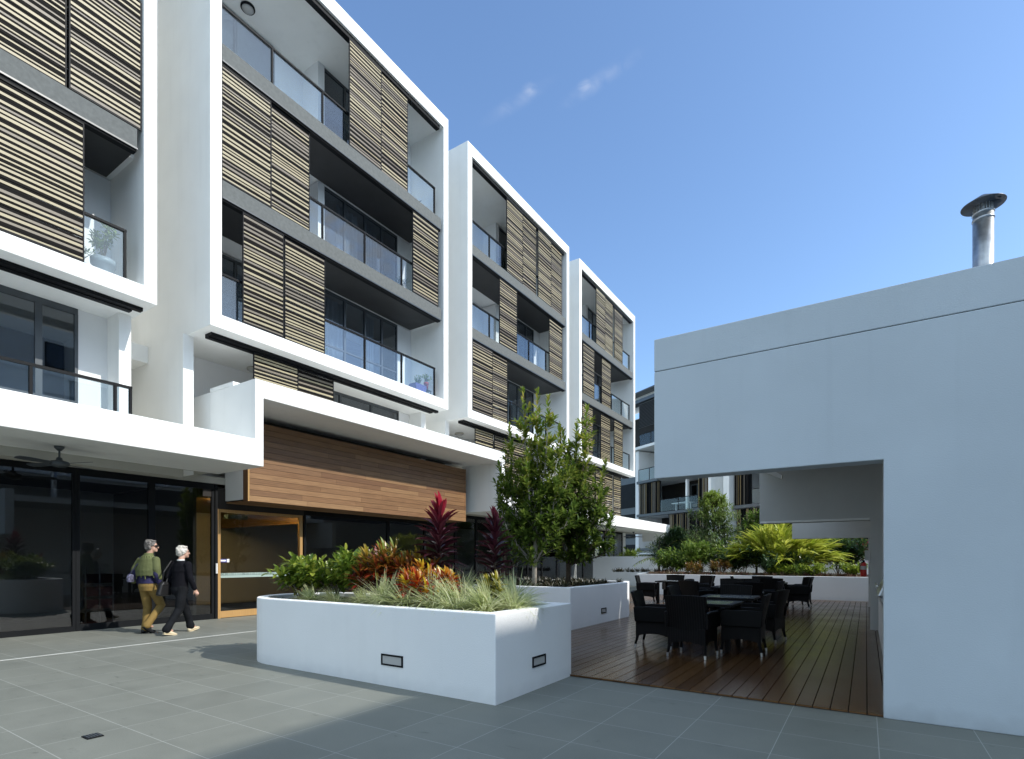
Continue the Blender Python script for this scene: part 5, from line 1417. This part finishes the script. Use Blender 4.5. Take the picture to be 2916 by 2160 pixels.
# person with grey hair: weight on the left leg, right leg swinging through
Pa = dict(head=(0.03, .05, 1.655), neck=(0, .0, 1.48), pelvis=(0, -.02, .93), shL=(-.185, 0, 1.405), shR=(.185, .0, 1.405), elL=(-.235, -.09, 1.14), elR=(.235, -.03, 1.13), wrL=(-.2, .0, .92), wrR=(.235, .07, .90),
          hipL=(-.085, -.01, .90), hipR=(.085, .0, .90), knL=(-.08, .05, .50), knR=(.085, .20, .52), anL=(-.075, -.0, .105), anR=(.08, -.09, .17))
A, q, T = person('person with grey hair, sunglasses, olive scarf and mustard trousers walking nearest the glass', (-11.5, 4.84, 0), R(16), Pa,
                 dict(yaw=R(-56), eye=eye, trousers=khaki, top=navy, hair=grey_hair, seed=2, hem=.02, cuff=.072, hs=1.04))
# olive shawl over the shoulders
bm = bmesh.new()
loft(bm, [(0, -.02, 1.10, .235, .15), (0, -.02, 1.2, .245, .155), (0, -.015, 1.32, .232, .14), (0, -.01, 1.41, .2, .118), (0, 0, 1.455, .13, .095), (0, .0, 1.50, .085, .08), (.0, .01, 1.535, .078, .076)])
limb(bm, [(.19, 0, 1.40), (.235, -.02, 1.22), (.25, .02, 1.06)], [.07, .07, .05]); limb(bm, [(-.19, 0, 1.40), (-.25, -.06, 1.22), (-.27, -.08, 1.0)], [.07, .075, .055])
for k in range(10):
    a = -PI + k * .36; limb(bm, [(math.cos(a) * .12, math.sin(a) * .09, 1.47), (math.cos(a + .1) * .225, math.sin(a + .1) * .14, 1.3), (math.cos(a + .18) * .242, math.sin(a + .18) * .152, 1.1 - .03 * (k % 3))], [.014, .017, .012], n=8)
fuse(bm, 'scarf', olive, A, .009, 1)
gl = MB()
for e in (-1, 1):
    c = q(e * .034, .092, .014); gl.lathe([(.001, -.02), (.024, -.014), (.027, 0), (.024, .014), (.001, .02)], c, 12)
    gl.tube([q(e * .055, .085, .02), q(e * .078, -.01, .018)], .0045, 6)
gl.build('sunglasses', mat('black_plastic', (.01, .01, .01), .2), A, world=False)
shoe(A, (-.075, .0, 0.0), R(-4), 0, mat('black_leather', (.012, .012, .014), .45), M['dark']); shoe(A, (.085, -.12, .085), R(-4), R(-38), mat('black_leather', (.012, .012, .014), .45), M['dark'])
for S in ((-.075, .0, .0), (.082, -.1, .07)):
    mb = MB(); mb.tube([(S[0], S[1], S[2] + .06), (S[0], S[1] + .005, S[2] + .13)], [.042, .044], 12); mb.build('sock', mat('grey_sock', (.16, .17, .22), .9), A, world=False)
bg = thing('handbag', 'small blue and white patterned bag at the hip of the grey haired person', 'bag', (-11.63, 4.59, .98), R(22))
mb = MB(); mb.extrude([(-.06, 0), (.06, 0), (.07, .08), (.04, .15), (-.04, .15), (-.07, .08)], lambda u, v, a: (a, u, v), -.035, .035); mb.build('pouch', mat('blue_white_print', (.10, .10, .16), .8, var=.95, vs=38), bg, bevel=.02, world=False)
mb = MB(); mb.tube([(0, -.03, .14), (.1, .04, .33), (.2, .12, .45)], .008, 6); mb.build('strap', navy, bg, world=False)
# person with white hair: striding, left foot forward
Pb = dict(head=(.0, .075, 1.545), neck=(0, .02, 1.385), pelvis=(0, .0, .86), shL=(-.18, .02, 1.315), shR=(.18, .02, 1.315), elL=(-.23, -.06, 1.07), elR=(.225, .03, 1.06), wrL=(-.21, .06, .85), wrR=(.225, .13, .845),
          hipL=(-.085, .02, .84), hipR=(.085, -.02, .84), knL=(-.085, .19, .48), knR=(.08, -.08, .47), anL=(-.09, .30, .12), anR=(.08, -.33, .125))
Bp, q, T = person('person with short white hair in black jumper and black trousers carrying a black shoulder bag', (-10.95, 5.15, 0), R(14), Pb,
                  dict(yaw=R(-20), eye=eye, trousers=blackt, top=blackk, hair=white_hair, seed=3, hem=-.08, cuff=.075, hs=1.02))
cream_sh = mat('cream_leather', (.62, .53, .36), .5, var=.08)
shoe(Bp, (-.09, .32, .0), R(2), R(14), cream_sh, cream_sh); shoe(Bp, (.08, -.33, .02), R(-6), R(-10), cream_sh, cream_sh)
mb = MB(); mb.lathe([(.06, -.02), (.066, .0), (.062, .015)], (0, .02, 1.395), 20); mb.build('collar', mat('white_collar', (.7, .7, .68), .7), Bp, smooth=True, world=False)
hbg = thing('handbag', 'black leather shoulder bag with a silver clasp behind the white haired person', 'bag', (-11.11, 4.94, .72), R(18))
mb = MB(); mb.extrude([(-.15, .02), (-.1, -.0), (.1, -.0), (.15, .03), (.10, .22), (.05, .27), (-.05, .27), (-.09, .22)], lambda u, v, a: (a, u, v), -.05, .05); mb.build('pouch', mat('black_bag_leather', (.014, .014, .015), .35, var=.2), hbg, bevel=.025, world=False)
mb = MB(); mb.tube([(0, -.04, .26), (.03, -.03, .45), (.06, .1, .66), (.05, .17, .655), (.02, .15, .5), (0, .05, .26)], .014, 8); mb.build('strap', mat('black_strap', (.012, .012, .013), .4), hbg, world=False)
B((.045, .06, -.05, .03, .215, .245)).build('clasp', M['chrome'], hbg, world=False)

# ---------------------------------------------------------------- camera, sun, sky
cam = bpy.data.cameras.new('camera'); co = bpy.data.objects.new('camera', cam); col.objects.link(co)
yaw = math.atan(1008 / 1538.5)
co.location = (0, 0, 1.4); co.rotation_euler = (PI / 2, 0, yaw)
cam.sensor_width = 36; cam.sensor_fit = 'HORIZONTAL'; cam.lens = 36 * 1538.5 / 2916; cam.shift_y = (1594 - 1080) / 2916; cam.clip_end = 1500; cam.clip_start = .05
scene.camera = co
sv = V((1.24, .25, 1.0)).normalized()
ld = bpy.data.lights.new('sun', 'SUN'); lo = bpy.data.objects.new('sun', ld); col.objects.link(lo)
ld.energy = 4.5; ld.angle = R(.53); ld.color = (1.0, .955, .88)
lo.rotation_euler = (-sv).to_track_quat('-Z', 'Y').to_euler(); lo.location = (20, 5, 30)
w = bpy.data.worlds.new('World'); scene.world = w; w.use_nodes = True
nt = w.node_tree; L = nt.links.new
bg_ = nt.nodes['Background']; bg_.inputs['Strength'].default_value = .15
sk = nt.nodes.new('ShaderNodeTexSky'); sk.sky_type = 'NISHITA'; sk.sun_disc = False
sk.sun_elevation = math.asin(sv.z); sk.sun_rotation = math.atan2(sv.x, sv.y); sk.air_density = 1.0; sk.dust_density = .9; sk.ozone_density = 2.2; sk.altitude = 20
# two faint wisps and a bank of small clouds on the other side of the sky
tc = nt.nodes.new('ShaderNodeTexCoord')
def px_dir(X, Y):
    r_, u_ = (X - 1458) / 1538.5, (1594 - Y) / 1538.5
    c_, s_ = math.cos(yaw), math.sin(yaw)
    return V((r_ * c_ - s_, r_ * s_ + c_, u_)).normalized()
mpn = nt.nodes.new('ShaderNodeMapping'); mpn.inputs['Scale'].default_value = (14, 14, 30); L(tc.outputs['Generated'], mpn.inputs[0])
no = nt.nodes.new('ShaderNodeTexNoise'); no.inputs['Scale'].default_value = 2.2; no.inputs['Detail'].default_value = 8; no.inputs['Distortion'].default_value = .8; L(mpn.outputs[0], no.inputs['Vector'])
cr = nt.nodes.new('ShaderNodeValToRGB'); cr.color_ramp.elements[0].position = .30; cr.color_ramp.elements[1].position = .68; L(no.outputs['Fac'], cr.inputs[0])
total = None
def wisp(d, tilt, a_, b_, amt):
    d = d.normalized(); e1 = d.cross(Z).normalized(); e2 = e1.cross(d)
    u = e1 * math.cos(tilt) + e2 * math.sin(tilt); v = e2 * math.cos(tilt) - e1 * math.sin(tilt)
    sb_ = nt.nodes.new('ShaderNodeVectorMath'); sb_.operation = 'SUBTRACT'; L(tc.outputs['Generated'], sb_.inputs[0]); sb_.inputs[1].default_value = d
    o_ = []
    for ax, sc in ((u, a_), (v, b_)):
        q_ = nt.nodes.new('ShaderNodeVectorMath'); q_.operation = 'DOT_PRODUCT'; L(sb_.outputs[0], q_.inputs[0]); q_.inputs[1].default_value = ax / sc; o_.append(q_.outputs['Value'])
    cb2 = nt.nodes.new('ShaderNodeCombineXYZ'); L(o_[0], cb2.inputs[0]); L(o_[1], cb2.inputs[1])
    q_ = nt.nodes.new('ShaderNodeVectorMath'); q_.operation = 'DOT_PRODUCT'; L(sb_.outputs[0], q_.inputs[0]); q_.inputs[1].default_value = d * 3; L(q_.outputs['Value'], cb2.inputs[2])
    ln_ = nt.nodes.new('ShaderNodeVectorMath'); ln_.operation = 'LENGTH'; L(cb2.outputs[0], ln_.inputs[0])
    mr_ = nt.nodes.new('ShaderNodeMapRange'); mr_.interpolation_type = 'SMOOTHSTEP'; mr_.inputs['From Min'].default_value = 1; mr_.inputs['From Max'].default_value = 0; mr_.inputs['To Max'].default_value = amt
    L(ln_.outputs['Value'], mr_.inputs['Value']); return mr_.outputs[0]
for w_ in (wisp(V((-.325, .681, .656)), R(10), .016, .010, .26), wisp(V((-.305, .69, .662)), R(22), .075, .014, .11), wisp(V((-.392, .645, .656)), R(10), .018, .012, .2), wisp(V((-.41, .64, .645)), R(25), .07, .013, .09), wisp(V((.55, .45, .42)), 0, .35, .16, .9)):
    if total is None: total = w_
    else:
        ad = nt.nodes.new('ShaderNodeMath'); ad.operation = 'MAXIMUM'; L(total, ad.inputs[0]); L(w_, ad.inputs[1]); total = ad.outputs[0]
mu = nt.nodes.new('ShaderNodeMath'); mu.operation = 'MULTIPLY'; L(total, mu.inputs[0]); L(cr.outputs[0], mu.inputs[1])
mx = nt.nodes.new('ShaderNodeMix'); mx.data_type = 'RGBA'; L(mu.outputs[0], mx.inputs['Factor']); mx.inputs['B'].default_value = (7.5, 7.6, 7.8, 1)
# colour balance of the clear sky, then an unseen bright veil added behind the viewer to lift shaded faces
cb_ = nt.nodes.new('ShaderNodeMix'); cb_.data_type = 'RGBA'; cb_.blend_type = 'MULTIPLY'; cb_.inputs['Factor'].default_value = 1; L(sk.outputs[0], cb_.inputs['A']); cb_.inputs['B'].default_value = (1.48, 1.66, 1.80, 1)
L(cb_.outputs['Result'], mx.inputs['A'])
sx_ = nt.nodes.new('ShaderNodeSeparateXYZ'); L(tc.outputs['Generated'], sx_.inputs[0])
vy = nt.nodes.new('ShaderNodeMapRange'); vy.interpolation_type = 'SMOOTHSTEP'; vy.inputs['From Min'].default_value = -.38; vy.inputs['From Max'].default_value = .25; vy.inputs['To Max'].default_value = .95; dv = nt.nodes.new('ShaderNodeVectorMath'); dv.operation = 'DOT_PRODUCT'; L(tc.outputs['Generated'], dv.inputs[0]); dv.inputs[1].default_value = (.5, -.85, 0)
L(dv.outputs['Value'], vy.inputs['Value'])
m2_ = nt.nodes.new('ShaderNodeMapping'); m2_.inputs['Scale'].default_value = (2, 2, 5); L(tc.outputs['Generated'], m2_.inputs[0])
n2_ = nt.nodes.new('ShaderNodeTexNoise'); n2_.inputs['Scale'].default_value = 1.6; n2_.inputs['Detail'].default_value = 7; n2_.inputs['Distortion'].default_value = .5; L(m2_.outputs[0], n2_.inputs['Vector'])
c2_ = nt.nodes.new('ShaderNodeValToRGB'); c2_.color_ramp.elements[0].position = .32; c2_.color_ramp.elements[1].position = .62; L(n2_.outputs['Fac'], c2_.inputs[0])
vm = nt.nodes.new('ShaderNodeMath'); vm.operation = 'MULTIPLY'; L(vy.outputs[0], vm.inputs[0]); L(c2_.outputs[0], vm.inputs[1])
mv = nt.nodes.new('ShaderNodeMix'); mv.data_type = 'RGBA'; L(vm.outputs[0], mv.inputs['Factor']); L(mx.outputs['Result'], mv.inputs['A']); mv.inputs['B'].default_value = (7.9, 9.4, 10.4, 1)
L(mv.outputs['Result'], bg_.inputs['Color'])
scene.view_settings.view_transform = 'Standard'; scene.view_settings.look = 'None'; scene.view_settings.exposure = 0
scene.render.engine = 'CYCLES'; scene.cycles.max_bounces = 8; scene.cycles.transparent_max_bounces = 16
